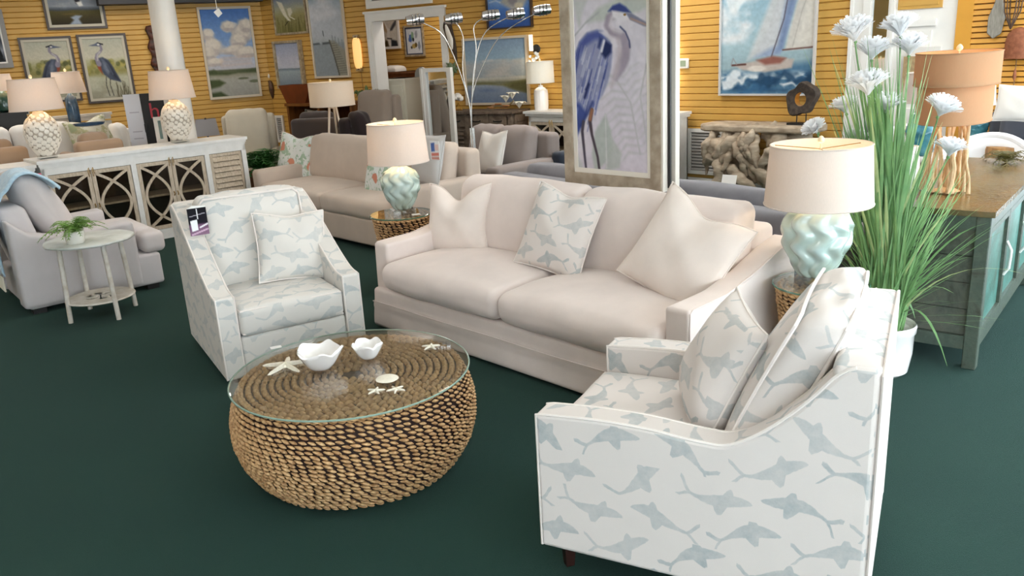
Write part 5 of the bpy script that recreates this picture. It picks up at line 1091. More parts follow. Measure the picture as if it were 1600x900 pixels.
G().lathe([(.05, -.01), (.06, .02), (.05, .04)], 14, M=Matrix.Rotation(math.pi / 2, 4, 'X')).build('holder', plain('dark_carved_wood', '4a3628', .6), t)
# hanging decorations on the louvred wall
a, z = WR.on(1562, 22); t = thing('wall_paddle', WR.pt(a, -.05, z), WR.a, 'grey weathered paddle hung on the louvred wall', 'wall decoration'); bevel(G().prism([(-.03, .5), (.02, .5), (.03, .1), (.06, -.02), (.04, -.16), (-.02, -.2), (-.07, -.15), (-.07, -.02), (-.03, .1)], -.015, .01, 'y').build('blade', plain('weathered_grey_wood', '9a958a', .8, col2='7f7a70', vscale=12, stretch=(6, 6, 1)), t), .008, 2)
a, z = WR.on(1586, 18); t = thing('wire_lantern', WR.pt(a, -.08, z), WR.a, 'dark wire lantern frame hung beside the paddle', 'wall decoration'); g = G()
for k in range(6): an = k * math.pi / 3; g.tube([(0, 0, .26), (.07 * math.cos(an), .05 * math.sin(an), .12), (.06 * math.cos(an), .05 * math.sin(an), .0), (0, 0, -.14)], .005, 6)
g.build('cage', plain('rust_wire', '4a3527', .6), t); G().tube([(.07 * math.cos(a_), .05 * math.sin(a_), .12) for a_ in np.linspace(0, 6.283, 14, endpoint=False)], .005, 5, closed=True).build('ring', plain('rust_wire', '4a3527', .6), t)
a, z = WR.on(1594, 68); t = thing('wind_chime', WR.pt(a, -.06, z), WR.a, 'rust brown dome wind chime with a hanging cord at the right edge', 'wall decoration'); G().lathe([(.1, -.12), (.1, .02), (.085, .08), (.05, .12), (.01, .135)], 20, sy=.5).build('dome', plain('rust_brown', '7a4326', .7, col2='93583a', vscale=30), t); G().tube([(0, 0, -.12), (.004, 0, -.28), (-.004, 0, -.5)], .004, 5).build('cord', plain('brown_cord', '7a5a34', .7), t); G().lathe([(.004, -.3), (.016, -.27), (.01, -.22), (.003, -.2)], 8).build('clapper', plain('rust_brown', '7a4326'), t)
# leaning mirror at the doorway
MF = Frame(WB.pt(0, -.3)[:2], WB.a - R_(6)); a0, zt = MF.on(657, 107); a1, _ = MF.on(705, 100); t = thing('floor_mirror', MF.pt((a0 + a1) / 2, 0), MF.a, 'white framed mirror leaning beside the doorway', 'mirror'); hw = (a1 - a0) / 2
g = G(); g.span((-hw, -.03, 0), (-hw + .1, .02, zt)).span((hw - .07, -.03, 0), (hw, .02, zt)).span((-hw + .1, -.03, 0), (hw - .07, .02, .1)).span((-hw + .1, -.03, zt - .05), (hw - .07, .02, zt)); g.build('frame', WHT, t, smooth=False); G().span((-hw + .03, -.04, 0), (-hw + .05, -.03, zt)).build('bead', WHT, t, smooth=False); G().span((-hw + .1, 0, .1), (hw - .07, .01, zt - .05)).build('glass', MIR, t, smooth=False)
# stock in the inner room
def in_room(px, py, off): x, z = WB.on(px, py, off); return x, z
def crate(name, pxa, pxb, pyt, off, d, mat, label, cat, panel=None):
    xa, zt = in_room(pxa, pyt, off); xb, _ = in_room(pxb, pyt, off); t = thing(name, WB.pt(xa, off), WB.a, label, cat); w = xb - xa
    G().span((0, 0, 0), (w, d, zt)).build('body', mat, t, smooth=False); G().span((-.01, -.015, zt - .03), (w + .01, d, zt)).build('top', mat, t, smooth=False)
    G().span((.05, -.012, .08), (w - .05, 0, zt - .1)).build('door', panel or mat, t, smooth=False); G().span((w - .09, -.03, zt * .5), (w - .075, -.012, zt * .5 + .08)).build('handle', CHROME, t, smooth=False)
crate('cabinet', 590, 632, 124, .25, .5, plain('cream_cabinet', 'd9d5c4', .5), 'cream cabinet standing just inside the doorway', 'cabinet'); crate('wooden_crate', 600, 652, 113, 1.3, .42, plain('brown_cardboard', '8a5a36', .8, col2='744826', vscale=8), 'tall brown wooden crate in the room behind the doorway', 'crate'); crate('cabinet', 634, 655, 152, .82, .4, plain('blue_grey_cabinet', 'a9b0b0', .6), 'low blue grey cabinet in the room behind the doorway', 'cabinet')
xa, zz = in_room(610, 111, 1.4); t = thing('folded_quilt', WB.pt(xa, 1.4, zz - .04), WB.a, 'folded white quilt on top of the brown crate', 'quilt'); d = (.32, .3, .1); G().soft((0, .1, .05), d, .04, (6, 6, 3), crown(d, .03)).build('quilt', WHITE, t)
t = thing('tall_panel', WB.pt(in_room(658, 120, .7)[0], .7), WB.a, 'pale grey arched panel behind the leaning mirror', 'panel'); G().prism([(-.12, 0), (.12, 0), (.12, 1.35)] + [(.12 * math.cos(a_), 1.35 + .12 * math.sin(a_)) for a_ in np.linspace(0, math.pi, 10)] + [(-.12, 1.35)], 0, .03, 'y').build('board', plain('pale_grey_panel', 'b9bcb8', .6), t, smooth=False)

# wooden cabinet, bowl, tripod lamp near the left of the back wall
CHERRY = plain('cherry_wood', '7a4a1e', .4, col2='603612', vscale=6, stretch=(3, 3, .5)); BF = Frame(WB.pt(0, -.5)[:2], WB.a)
xa, zt = BF.on(447, 162); xb, _ = BF.on(548, 155); t = thing('wooden_cabinet', BF.pt(xa), BF.a, 'open cherry wood cabinet behind the charcoal chair', 'cabinet'); w = xb - xa
for x in (0, w / 2 - .02, w - .04): G().span((x, 0, 0), (x + .04, .45, zt)).build('side_panel', CHERRY, t, smooth=False)
G().span((-.02, -.02, zt - .04), (w + .02, .45, zt)).build('top', CHERRY, t, smooth=False); G().span((0, .43, 0), (w, .45, zt)).build('back_panel', CHERRY, t, smooth=False); G().span((.04, .01, .62), (w - .04, .43, .65)).build('shelf', CHERRY, t, smooth=False); G().span((.04, .01, .05), (w * .5, .03, .6)).build('door', CHERRY, t, smooth=False)
q = BF.pt(xa + .33 * w, .12); pillow('throw_pillow', .42, .3, .12, floral('leaf_print_cloth', 'd9d2c4', ('8f8f7a', 'c9a58a', '6f6f66')), (q[0], q[1], .8), R_(-12), 0, BF.a, 'leaf print pillow set in the cherry wood cabinet', None, .06, 61)
xx, _ = BF.on(473, 160, .2); t = thing('wooden_trough', BF.pt(xx, .2, zt), BF.a, 'flared dark cherry wood trough on top of the wooden cabinet', 'trough'); P = [(-.2, .0), (.2, .0), (.34, .27), (-.34, .27)]
g = G(); g.prism(P, -.14, -.12, 'y').prism(P, .12, .14, 'y').prism([(-.2, 0), (.2, 0), (.2, .02), (-.2, .02)], -.12, .12, 'y').prism([(-.2, 0), (-.18, 0), (-.32, .27), (-.34, .27)], -.12, .12, 'y').prism([(.2, 0), (.18, 0), (.32, .27), (.34, .27)], -.12, .12, 'y'); g.build('body', plain('dark_cherry', '6b2f12', .35, col2='55240d', vscale=5), t, smooth=False)
q = far(524, 200, 10.1); t = thing('tripod_lamp', (q[0], q[1], 0), 0, 'lit tripod lamp with a wide white drum shade before the wooden cabinet', 'floor lamp'); zs0 = far(522, 165, 10.1)[2]; zs1 = far(522, 128, 10.1)[2]
for k in range(3): a_ = k * 2.094 - .5; G().tube([(.04 * math.cos(a_), .04 * math.sin(a_), zs0 + .02), (.2 * math.cos(a_), .2 * math.sin(a_), 0)], [.014, .011], 8).build('leg', plain('pale_ash_wood', 'd8c7b4', .5), t)
G().cyl((0, 0, zs0 - .03), (0, 0, zs0 + .1), .03, .02, 14).build('hub', plain('pale_ash_wood', 'd8c7b4', .5), t); drum_shade(t, zs0, zs1, .262, .26, shade_mat('pale_linen_drum', 'efe6da', .42)); bulb(t, (zs0 + zs1) / 2, 2.4)
q = far(574, 155, 11.75); t = thing('potted_cactus', (q[0], q[1], 0), 0, 'tall green cactus plant standing behind the taupe armchair', 'potted plant'); zt = far(572, 133, 11.75)[2]; G().lathe([(.1, 0), (.14, .05), (.16, .35), (.15, .36)], 20).build('pot', plain('clay_pot', '9a6a4a', .8), t)
for dx, dy, s in ((0, 0, 1), (-.09, .03, .9), (.12, -.02, .86), (.05, .06, .93)): G().lathe([(.02, .34), (.028, .5), (.032, (zt) * s * .8), (.022, zt * s - .04), (.004, zt * s)], 14, c=(dx, dy, 0), mod=lambda th, z, r: r * (1 + .12 * np.cos(7 * th))).build('stem', leaf_mat('cactus', '3f5a2a', '6a7a3a', .05), t)
for k in range(9): a_ = k * .7; G().tube([(.0, 0, 1.1), (.16 * math.cos(a_), .12 * math.sin(a_), 1.22), (.24 * math.cos(a_), .2 * math.sin(a_), 1.16)], [.015, .022, .003], 5).build('leaf', leaf_mat('cactus', '3f5a2a', '6a7a3a', .05), t)
q = far(410, 262, 9.8); fern((q[0], q[1], .5), 56, .44, 'dark green fern on the floor stand behind the beige sofa', 'potted plant', '1f4a22', '3f7a33', lambda t: (G().lathe([(.12, -.5), (.15, -.3), (.17, 0), (.15, .0)], 20).build('pot', plain('clay_pot', '9a6a4a', .8), t), 0.)[1], 21, 1.25, 'potted_fern')
q = far(366, 292, 7.9); fern((q[0], q[1], .32), 16, .26, 'small light green grassy plant between the credenza and the beige sofa', 'potted plant', '5a8a3a', 'a6bf6a', lambda t: (G().lathe([(.09, -.32), (.12, 0), (.1, .0)], 16).build('pot', plain('clay_pot', '9a6a4a', .8), t), 0.)[1], 22, .95, 'potted_plant', wide=.12)
# display board, framed picture, grey lamp by the column
q = far(226, 222, 10.15); t = thing('display_board', (q[0], q[1], 0), R_(12), 'white and black display board with red lettering beside the column', 'display board'); z0, z1 = .55, far(226, 146, 10.15)[2]; G().span((-.14, 0, z0), (.36, .03, z1)).build('board', BLK, t, smooth=False)
G().span((-.14, -.004, z0), (.03, 0, z1)).build('white_strip', plain('board_white', 'dcdde4', .5), t, smooth=False)
for zz in (.3, .52, .62, .9): G().span((-.1, -.006, z0 + zz * .75), (.0, -.004, z0 + zz * .75 + .012)).build('print_line', plain('pale_grey_print', 'b6b4bf', .6), t, smooth=False)
tc = bpy.data.curves.new('lettering', 'FONT'); tc.body = 'he'; tc.size = .24; tc.extrude = .001; to = bpy.data.objects.new('lettering', tc); COL.objects.link(to); dg = bpy.context.evaluated_depsgraph_get(); me = bpy.data.meshes.new_from_object(to.evaluated_get(dg)); bpy.data.objects.remove(to); me.materials.append(plain('red_lettering', 'c03a4a', .5)); o = bpy.data.objects.new('lettering', me); COL.objects.link(o); o.parent = t; o.rotation_euler = (math.pi / 2, 0, 0); o.location = (.1, -.004, z1 - .27)
for zz in (.46, .2): G().span((.03, -.02, z0 + zz), (.06, -.004, z0 + zz + .09)).build('clip', BLK, t, smooth=False)

# ================================================================== paintings
def picture(fr, pts, art, label, frame_mat, fw=.03, dep=.035, liner=None, ztop=None, name='painting', inset=.0, group=None, off=-.022, back=None):
    "pts: pixel corners TL, TR, BR, BL of the framed picture as it hangs in the plane"
    s = [fr.on(px, py, off) for px, py in pts]; x0 = (s[0][0] + s[3][0]) / 2; x1 = (s[1][0] + s[2][0]) / 2; z1 = (s[0][1] + s[1][1]) / 2; z0 = (s[2][1] + s[3][1]) / 2
    if ztop: z1 = ztop
    w, h = x1 - x0, z1 - z0; t = thing(name, fr.pt((x0 + x1) / 2, off, z0), fr.a, label, 'painting', group); W = w / 2
    G().span((-W + fw * .5, -dep * .45, fw * .5), (W - fw * .5, 0, h - fw * .5)).build('backing', WHT, t, smooth=False)
    def ring(a, b, y0, y1, m, nm):
        for p, q in (((-W + a, a), (-W + b, h - a)), ((W - b, a), (W - a, h - a)), ((-W + b, a), (W - b, b)), ((-W + b, h - b), (W - b, h - a))): G().span((p[0], y0, p[1]), (q[0], y1, q[1])).build(nm, m, t, smooth=False)
    ring(0, fw, -dep, 0, frame_mat, 'frame_rail'); e = fw
    if liner: ring(fw, fw + liner[0], -dep * .75, 0, liner[1], 'liner_rail'); e += liner[0]
    art.grain(.05).put('canvas', w - 2 * e, h - 2 * e, t, -W + e, -dep * .45 - .001, e); return t
GILT = plain('champagne_frame', 'b9a88a', .45, col2='8f7f66', vscale=20); DARKF = plain('dark_brown_frame', '3a2c22', .4); PALEF = plain('pale_wood_frame', 'cdbfa9', .5); GREYF = plain('grey_frame', '8d8a86', .5); SILV = plain('silver_edge', 'c9c7c4', .4)

def heron_art(w, h, seed, mirror=False):
    p = Paint(w, h, seed); p.grad([(0, 'a8a898'), (.3, 'bdb8a4'), (.42, 'a39f78'), (.55, '8a8450'), (.66, 'a3a287'), (1, '8b8878')], .1)
    for i in range(40):
        x, y = p.rg.random(), p.rg.uniform(.36, .56); p.blob(x, y, .07, .05, ('6f7040', '8f8a4a', 'a79a56', '4c5030')[i % 4], .6)
    p.clouds('b9b7a4', .5, .7, 3, .4, .6, 1., .6)
    for i in range(26):
        x = p.rg.uniform(.0, .4); p.stroke([(x, 1), (x + p.rg.uniform(-.06, .06), p.rg.uniform(.72, .9))], .004, '4a4432', a=.7)
    B, Bd, Bl, rst = '49505f', '2a2e3a', '858b99', '8a4632'
    for x in (.46, .56): p.stroke([(x, .64), (x + .035, .78), (x - .005, .96)], .0075, '433f3a')
    p.poly([(.66, .32), (.56, .31), (.44, .36), (.35, .47), (.28, .6), (.2, .74), (.32, .72), (.46, .69), (.6, .6), (.69, .48), (.7, .38)], B, .012); p.poly([(.5, .36), (.4, .44), (.31, .58), (.22, .73), (.36, .66), (.48, .52)], Bd, .03, .85); p.poly([(.58, .36), (.5, .42), (.44, .56), (.5, .6), (.58, .5)], Bl, .025, .6); p.stroke([(.6, .34), (.46, .44), (.38, .6)], .01, '5d6577', .015, .8)
    p.poly([(.66, .36), (.735, .36), (.72, .5), (.63, .6)], rst, .014)
    p.stroke([(.68, .42), (.72, .33), (.69, .265), (.6, .225), (.55, .18), (.56, .125), (.6, .095)], [.045, .032, .024, .021, .021, .022, .022], '837d8a', .008); p.stroke([(.6, .22), (.68, .27), (.7, .36)], .009, 'b7b3b3', .01)
    p.poly([(.55, .11), (.57, .075), (.63, .065), (.69, .085), (.86, .115), (.69, .125), (.6, .13)], '5a6070', .006); p.stroke([(.5, .1), (.62, .075)], .011, '1f222b'); p.blob(.61, .1, .035, .016, 'e5e2d8', .85)
    if mirror: p.C = p.C[:, ::-1]
    return p
CHAMP = (.035, plain('cream_liner', 'b8b09c', .5))
picture(WL, [(30, 58), (112, 57), (128, 158), (45, 162)], heron_art(70, 96, 1), 'framed heron painting facing right hung left on the yellow wall', DARKF, .03, .04, CHAMP, group='heron paintings')
picture(WL, [(119, 54), (198, 52), (211, 156), (138, 163)], heron_art(70, 96, 2, True), 'framed heron painting facing left hung beside its twin', DARKF, .03, .04, CHAMP, group='heron paintings')
p = Paint(80, 60, 3); p.grad([(0, '7f8894'), (.45, '8c929a'), (.55, '4a5058'), (.6, '56502e'), (.75, '4a4228'), (1, '2f2a1e')], .05); p.clouds('a9acae', .5, .75, 3, .5, 0, .5, .7); p.poly([(.35, 1), (.45, .86), (.4, .78), (.5, .72), (.62, .74), (.55, .84), (.6, 1)], '98a3b2', .03); p.blob(.4, .68, .2, .04, '6b5a2e', .6); p.poly([(.42, .0), (.5, .1), (.55, .38), (.62, .42), (.66, .36), (.6, .2), (.72, 0)], '2b2a30', .02); p.poly([(.55, .34), (.66, .3), (.68, .44), (.6, .46)], 'e8e6e0', .02)
picture(WL, [(66, 0), (160, 0), (169, 45), (73, 46)], p, 'marsh painting with a bird hung above the two heron paintings', DARKF, .03, .04, CHAMP, 2.85)
p = Paint(40, 60, 4); p.grad([(0, '6a7080'), (.4, '9aa0ac'), (.55, '3f434a'), (.75, '8d93a0'), (1, '23262a')], .08); p.clouds('1d2022', .55, .65, 4, .8, .5, 1)
picture(WL, [(-62, 14), (4, 16), (21, 106), (-40, 108)], p, 'dark landscape in a grey frame cut by the left edge', GREYF, .06, .04, (.02, WHT))
# clouds over marsh
p = Paint(100, 170, 5); p.grad([(0, '4f76b4'), (.35, '7d9cc8'), (.6, 'b4bccb'), (.68, 'bcb9bd'), (.7, '5b6048'), (.74, '8f8d76'), (.8, 'aaa79c'), (1, '97968e')])
for (x, y, rx, ry) in ((.1, .28, .16, .09), (.14, .42, .26, .13), (.05, .5, .2, .1), (.55, .2, .2, .07), (.8, .28, .22, .16), (.7, .36, .2, .1), (.6, .47, .32, .07), (.9, .2, .15, .1), (.15, .6, .25, .06), (.85, .5, .3, .08)): p.blob(x, y, rx, ry, 'c9bfb4', .95, .7); p.blob(x + .03, y - .02, rx * .7, ry * .6, 'e0d6c6', .7, .6); p.blob(x, y + ry * .5, rx * .8, ry * .35, 'a99c99', .5, .6)
for y in (.56, .6, .64): p.stroke([(.3, y), (.9, y - .01)], .012, 'cdb5a6', .02, .7)
p.poly([(0, .7), (.12, .68), (.2, .71), (.5, .72), (1, .69), (1, .74), (.6, .73), (.4, .75), (0, .74)], '4c5638', .015); p.poly([(0, .8), (.2, .8), (.32, .84), (.2, .88), (0, .9)], '4a5434', .015); p.poly([(0, .95), (.2, .94), (.34, 1), (0, 1)], '424c30', .015); p.blob(.7, .8, .12, .015, '5c6248', .8); p.blob(.92, .84, .12, .02, '5c6248', .8)
picture(WL, [(307, 10), (391, 11), (408, 150), (327, 156)], p, 'tall painting of billowing clouds over a marsh right of the column', PALEF, .035, .04)
# flying egret
p = Paint(60, 80, 6); p.grad([(0, '8592a8'), (.3, 'a9a890'), (.5, '9d9668'), (1, '6f6a3c')], .1)
for i in range(70): x = p.rg.random(); y = p.rg.uniform(.5, .8); p.stroke([(x, 1), (x + p.rg.uniform(-.05, .05), y)], .008, ('8b8550', '6a6436', 'a39a64', '54502c')[i % 4], .01, .6)
p.poly([(.1, .05), (.28, .12), (.4, .5), (.5, .66), (.42, .66), (.28, .48), (.18, .25)], 'e2dcc6', .015); p.poly([(.42, .3), (.55, .28), (.58, .42), (.48, .56), (.44, .5)], 'd8d2bc', .015); p.stroke([(.42, .66), (.3, .78)], .01, '3a3526'); p.stroke([(.5, .55), (.62, .62)], .014, 'd8d2bc')
picture(WB, [(427, 0), (478, 0), (485, 53), (432, 54)], p, 'painting of a white egret flying over reeds', GILT, .03, .04, None, 2.62)
p = Paint(56, 84, 7); p.grad([(0, '9ba3b8'), (.35, 'b3b4c2'), (.58, 'b9bcc6'), (.6, '6f7c84'), (.66, '9aa5aa'), (1, '77828a')], .02); p.clouds('c8c6cc', .45, .7, 3, .8, 0, .56); p.clouds('8791ad', .55, .7, 3, .8, 0, .5, .7)
picture(WB, [(430, 65), (471, 62), (480, 136), (438, 139)], p, 'small pale seascape below the egret painting', GILT, .035, .07)
p = Paint(64, 130, 8); p.grad([(0, '92a9ba'), (.2, 'b8bfc8'), (.5, 'b4b9bf'), (.58, 'a6acb0'), (.6, '8e969a'), (1, '8a9296')]); p.clouds('d4d4d8', .42, .7, 2.5, .8, 0, .5); p.poly([(0, .585), (.2, .58), (.22, .6), (0, .605)], '4d5254', .01); p.poly([(.3, .58), (.55, .575), (.55, .6), (.3, .605)], '4d5254', .01); p.stroke([(.35, .44), (.36, .5)], .006, '4d5254')
p.poly([(.52, .56), (.66, .56), (.98, .7), (1, 1), (.72, 1), (.6, .72)], '8f8d80', .01)
for i in range(14): y = .6 + .028 * i; p.stroke([(.58 + .012 * i, y), (.72 + .022 * i, y - .006)], .004, '6b695e')
for x in (.62, .7, .8, .9): p.stroke([(x, .5 + (x - .6) * .2), (x, .58 + (x - .6) * .25)], .006, '83888a'); p.stroke([(.52, .56), (.62, .75), (.72, 1)], .008, '5d5c54')
picture(WB, [(481, 0), (537, 0), (548, 121), (494, 122)], p, 'tall misty painting of a wooden dock over water', PALEF, .03, .04, None, 2.62)
# bathroom-white frame above the doorway
p = Paint(40, 20, 9); p.grad([(0, '8d8a86'), (1, '6f6c6a')]); picture(WB, [(572, -30), (672, -42), (677, 4), (575, 15)], p, 'wide white framed picture above the doorway', WHT, .1, .05)
# sea and blue
p = Paint(110, 110, 10); p.grad([(0, '7f95ad'), (.3, '8da6b8'), (.4, 'a8adb0'), (.6, '96a0a6'), (.64, 'a7a493'), (.68, '6f705c'), (.72, '8f9aa8'), (1, '6a7a94')], .015); p.clouds('b5b3ae', .48, .65, 4, .4, .3, .62); p.stroke([(.3, .34), (.45, .33)], .012, 'c9c6c0', .02); p.stroke([(0, .62), (1, .6)], .012, 'c4bfae', .02); p.poly([(0, .68), (.4, .68), (.55, .7), (1, .64), (1, .86), (.8, .8), (.6, .73), (.3, .7), (0, .71)], '6e6a3f', .02, .9); p.poly([(.7, .76), (1, .84), (1, .66), (.75, .68)], '4c4a2c', .03, .6); p.clouds('5d6f92', .5, .75, 6, .2, .74, 1., .6)
picture(WB, [(724, 61), (825, 54), (829, 162), (730, 165)], p, 'large seascape painting of a grassy shore above the rustic sideboard', PALEF, .03, .04)
p = Paint(90, 70, 11); p.grad([(0, '6f93c0'), (.4, '6d8fc0'), (.6, '4a72b4'), (1, '33508c')], .12); p.poly([(.3, .4), (.45, .2), (.6, 0), (.85, 0), (.9, .4), (.75, .7), (.55, .6)], 'a9a49a', .05, .9); p.blob(.6, .3, .14, .2, '7d7a80', .8); p.blob(.72, .5, .12, .08, 'c8bda0', .7)
for y in (.1, .25, .38): p.stroke([(.05, y), (.2, y - .03), (.3, y + .02)], .012, 'cfd8e2', .02, .8)
picture(WB, [(760, -24), (831, -28), (834, 42), (764, 47)], p, 'blue abstract coastal painting above the sea painting', DARKF, .018, .05)
# inner room pictures
p = Paint(60, 80, 12); p.grad([(0, 'd8d2c4'), (1, 'cfcabd')]); p.poly([(.0, 0), (.3, .15), (.5, .45), (.35, .5), (.1, .3)], 'b9a27e', .03); p.poly([(1, 0), (.75, .2), (.52, .45), (.7, .42), (.9, .25)], '4a4a4c', .03); p.stroke([(.5, .4), (.45, .65), (.5, .9)], .06, 'e6e2da', .02); p.poly([(.1, 1), (.3, .75), (.4, .8), (.45, 1)], '4a3e26', .03); p.poly([(.6, .75), (.9, .8), (.95, 1), (.58, 1)], '2f3236', .03); p.stroke([(.3, .1), (.45, .4)], .03, 'efeae0', .02); p.stroke([(.4, .7), (.62, .72)], .02, '3a3a3a', .02)
I4 = [(590, 26), (623, 25), (627, 75), (594, 78)]
picture(WI, I4, p, 'pelican picture on the far wall seen through the doorway', WHT, .04, .03)
p = Paint(56, 76, 13); p.grad([(0, 'c9ccd0'), (1, 'd5d6d8')])
for (x, y, rx, ry, c) in ((.25, .4, .14, .2, '3c5a9a'), (.4, .3, .1, .2, '7a9a7a'), (.65, .25, .12, .15, '8d9098'), (.45, .45, .06, .08, '22242a'), (.5, .7, .18, .1, 'a98f4a'), (.3, .75, .08, .06, '3a3a2c'), (.6, .65, .08, .1, '5a4a26'), (.8, .7, .1, .2, '7d8490')): p.blob(x, y, rx, ry, c, .9, .9)
picture(WI, [(631, 41), (661, 38), (666, 86), (635, 90)], p, 'blue and gold abstract flower picture seen through the doorway', GILT, .03, .03, (.02, plain('ink_liner', '3a4156', .6)))
# sailing boat
p = Paint(150, 190, 14); p.grad([(0, '7fa3b8'), (.3, '93b4c4'), (.6, '9db8c2'), (.78, '8ea6ae'), (1, '6f8fa3')], .05); p.clouds('d9dde0', .5, .7, 4, .9, 0, .6, .9); p.blob(.15, .18, .14, .16, 'dfe3e4', .7, .9); p.blob(.25, .08, .16, .1, 'd5dcdf', .7, .9)
p.poly([(.72, 0), (.9, 0), (.66, .68), (.36, .7), (.5, .5)], '8fa0bb', .01); p.poly([(.66, 0), (.74, 0), (.62, .6), (.3, .72)], 'c2c6c8', .02, .9); p.poly([(.8, 0), (.86, 0), (.68, .64), (.62, .66)], '6f84aa', .02, .8)
p.poly([(.93, 0), (1, 0), (1, .64), (.7, .65), (.8, .3)], 'c6c4be', .012); p.poly([(.97, .1), (1, .1), (1, .6), (.8, .62)], 'd6d3cb', .03, .8); p.stroke([(.76, .0), (.68, .4), (.56, .7)], .005, '5a5560'); p.stroke([(.68, .645), (1, .63)], .006, '6a4a42'); p.stroke([(.97, .1), (.86, .35), (.78, .62)], .004, 'a9a6a0', a=.8)
p.poly([(0, .82), (1, .74), (1, 1), (0, 1)], '4d7390', .03); p.clouds('1f4262', .45, .62, 8, .5, .8, 1.0, .9); p.clouds('d4dde2', .56, .64, 9, .5, .8, 1.0, .9); p.poly([(0, .86), (.1, .82), (.24, .83), (.34, .88), (.2, .9), (.12, .95), (0, .96)], 'dbe2e6', .02, .9, .12); p.poly([(.3, .9), (.5, .84), (.75, .83), (1, .86), (1, .92), (.7, .9), (.45, .95)], '1d3f5e', .02, .85, .1); p.poly([(.66, .93), (.8, .9), (.86, .91), (.72, .95)], 'e0e6ea', .012, .9, .06); p.poly([(.15, .97), (.4, .92), (.6, .96), (.4, 1)], '2f5a80', .02, .8, .1)
p.poly([(.14, .755), (.3, .74), (.6, .7), (.8, .72), (.78, .79), (.5, .82), (.26, .8)], 'b3a9a2', .01); p.poly([(.4, .72), (.58, .69), (.72, .71), (.66, .75), (.5, .76)], '8a5a50', .012); p.stroke([(.13, .758), (.28, .752)], .008, '5a3c36'); p.stroke([(.12, .755), (.14, .7), (.18, .75)], .004, '8a8a8c'); p.blob(.42, .79, .14, .03, 'd9d4cc', .8)
picture(WR, [(1127, -46), (1281, -58), (1274, 150), (1127, 148)], p, 'large sailing boat painting on rough sea on the yellow wall', SILV, .018, .045)
# big hanging heron picture
HF = Frame(SF.pt(0, 1.1)[:2], SF.a); xa, za = HF.on(888, 281); xb, zb = HF.on(1037, 303); z0 = (za + zb) / 2; ztop = 2.36; w, h = xb - xa, ztop - z0
hp = thing('heron_picture', HF.pt(xa, 0, z0), HF.a, 'large blue heron picture in a weathered wood frame hung above the cream sofa', 'painting')
WTH = plain('weathered_frame_wood', 'b3a592', .7, col2='958673', vscale=12, stretch=(1, 1, 1), bump=.4, bscale=50); CREAMF = plain('cream_frame_edge', 'e3ddd2', .5); fw = .075
for p0, p1, nm in (((0, -.03, 0), (fw, .025, h), 'l'), ((w - fw, -.03, 0), (w, .025, h), 'r'), ((fw, -.03, 0), (w - fw, .025, fw), 'b'), ((fw, -.03, h - fw), (w - fw, .025, h), 't')): G().span(p0, p1).build('frame_rail', WTH, hp, smooth=False)
e = fw + .03
for p0, p1 in (((fw, -.018, fw), (e, .02, h - fw)), ((w - e, -.018, fw), (w - fw, .02, h - fw)), ((e, -.018, fw), (w - e, .02, e)), ((e, -.018, h - e), (w - e, .02, h - fw))): G().span(p0, p1).build('liner_rail', CREAMF, hp, smooth=False)
G().span((w, -.022, .0), (w + .012, .022, h)).build('edge_strip', CREAMF, hp, smooth=False)
G().span((.02, .022, .02), (w + .03, .034, h + .02)).build('backing_board', BLK, hp, smooth=False)
aw, ah = w - 2 * e, h - 2 * e
hx = [HF.on(px, py) for px, py in ((888, 0), (0, 0))]
def hpx(px, py): x, z = HF.on(px, py, -.012); return ((x - xa - e) / aw, 1 - (z - z0 - e) / ah)
p = Paint(170, 400, 20); p.grad([(0, 'cdc8cf'), (.5, 'cbc6cf'), (1, 'cac2cc')]); p.clouds('d8d2d8', .45, .7, 3, .8)
L1 = 'b2b5b4'
p.poly([hpx(*q) for q in [(895, 0), (905, 45), (912, 12), (918, 0)]], 'b9bbb9', .01); p.poly([hpx(*q) for q in [(915, 36), (935, 12), (960, 0), (985, -20), (1022, -20), (1022, 5), (1000, 18), (970, 28), (940, 33)]], 'b4b9b3', .01); p.stroke([hpx(*q) for q in [(893, 62), (915, 36), (935, 20)]], .004, 'a9a9ac')
for (a, b, c) in (((1000, 240), (985, 160), (960, 120)), ((1012, 230), (1000, 150), (1010, 100))):
    p.stroke([hpx(*a), hpx(*b), hpx(*c)], .004, 'b5b3b6')
for i in range(11):
    y = 120 + 12 * i; x = 972 + 3.2 * i; p.stroke([hpx(x, y), hpx(x - 22, y - 2), hpx(x - 42 + i, y + 12)], [.004, .008, .002], 'b9b7ba', .006, .8); p.stroke([hpx(x + 2, y), hpx(x + 14, y - 16), hpx(x + 26, y - 22)], [.004, .007, .002], 'bcbabd', .006, .7)
p.poly([hpx(*q) for q in [(946, 178), (955, 205), (958, 235), (950, 250), (930, 270), (925, 240), (930, 205)]], 'a9b0aa', .008, .9); p.poly([hpx(*q) for q in [(956, 215), (972, 240), (968, 262), (945, 268)]], 'adb3ad', .008, .8); p.stroke([hpx(946, 180), hpx(948, 262)], .003, 'c6c6c6'); p.poly([hpx(*q) for q in [(890, 240), (900, 232), (912, 262), (905, 282), (888, 280)]], 'b9bdb9', .01, .8)
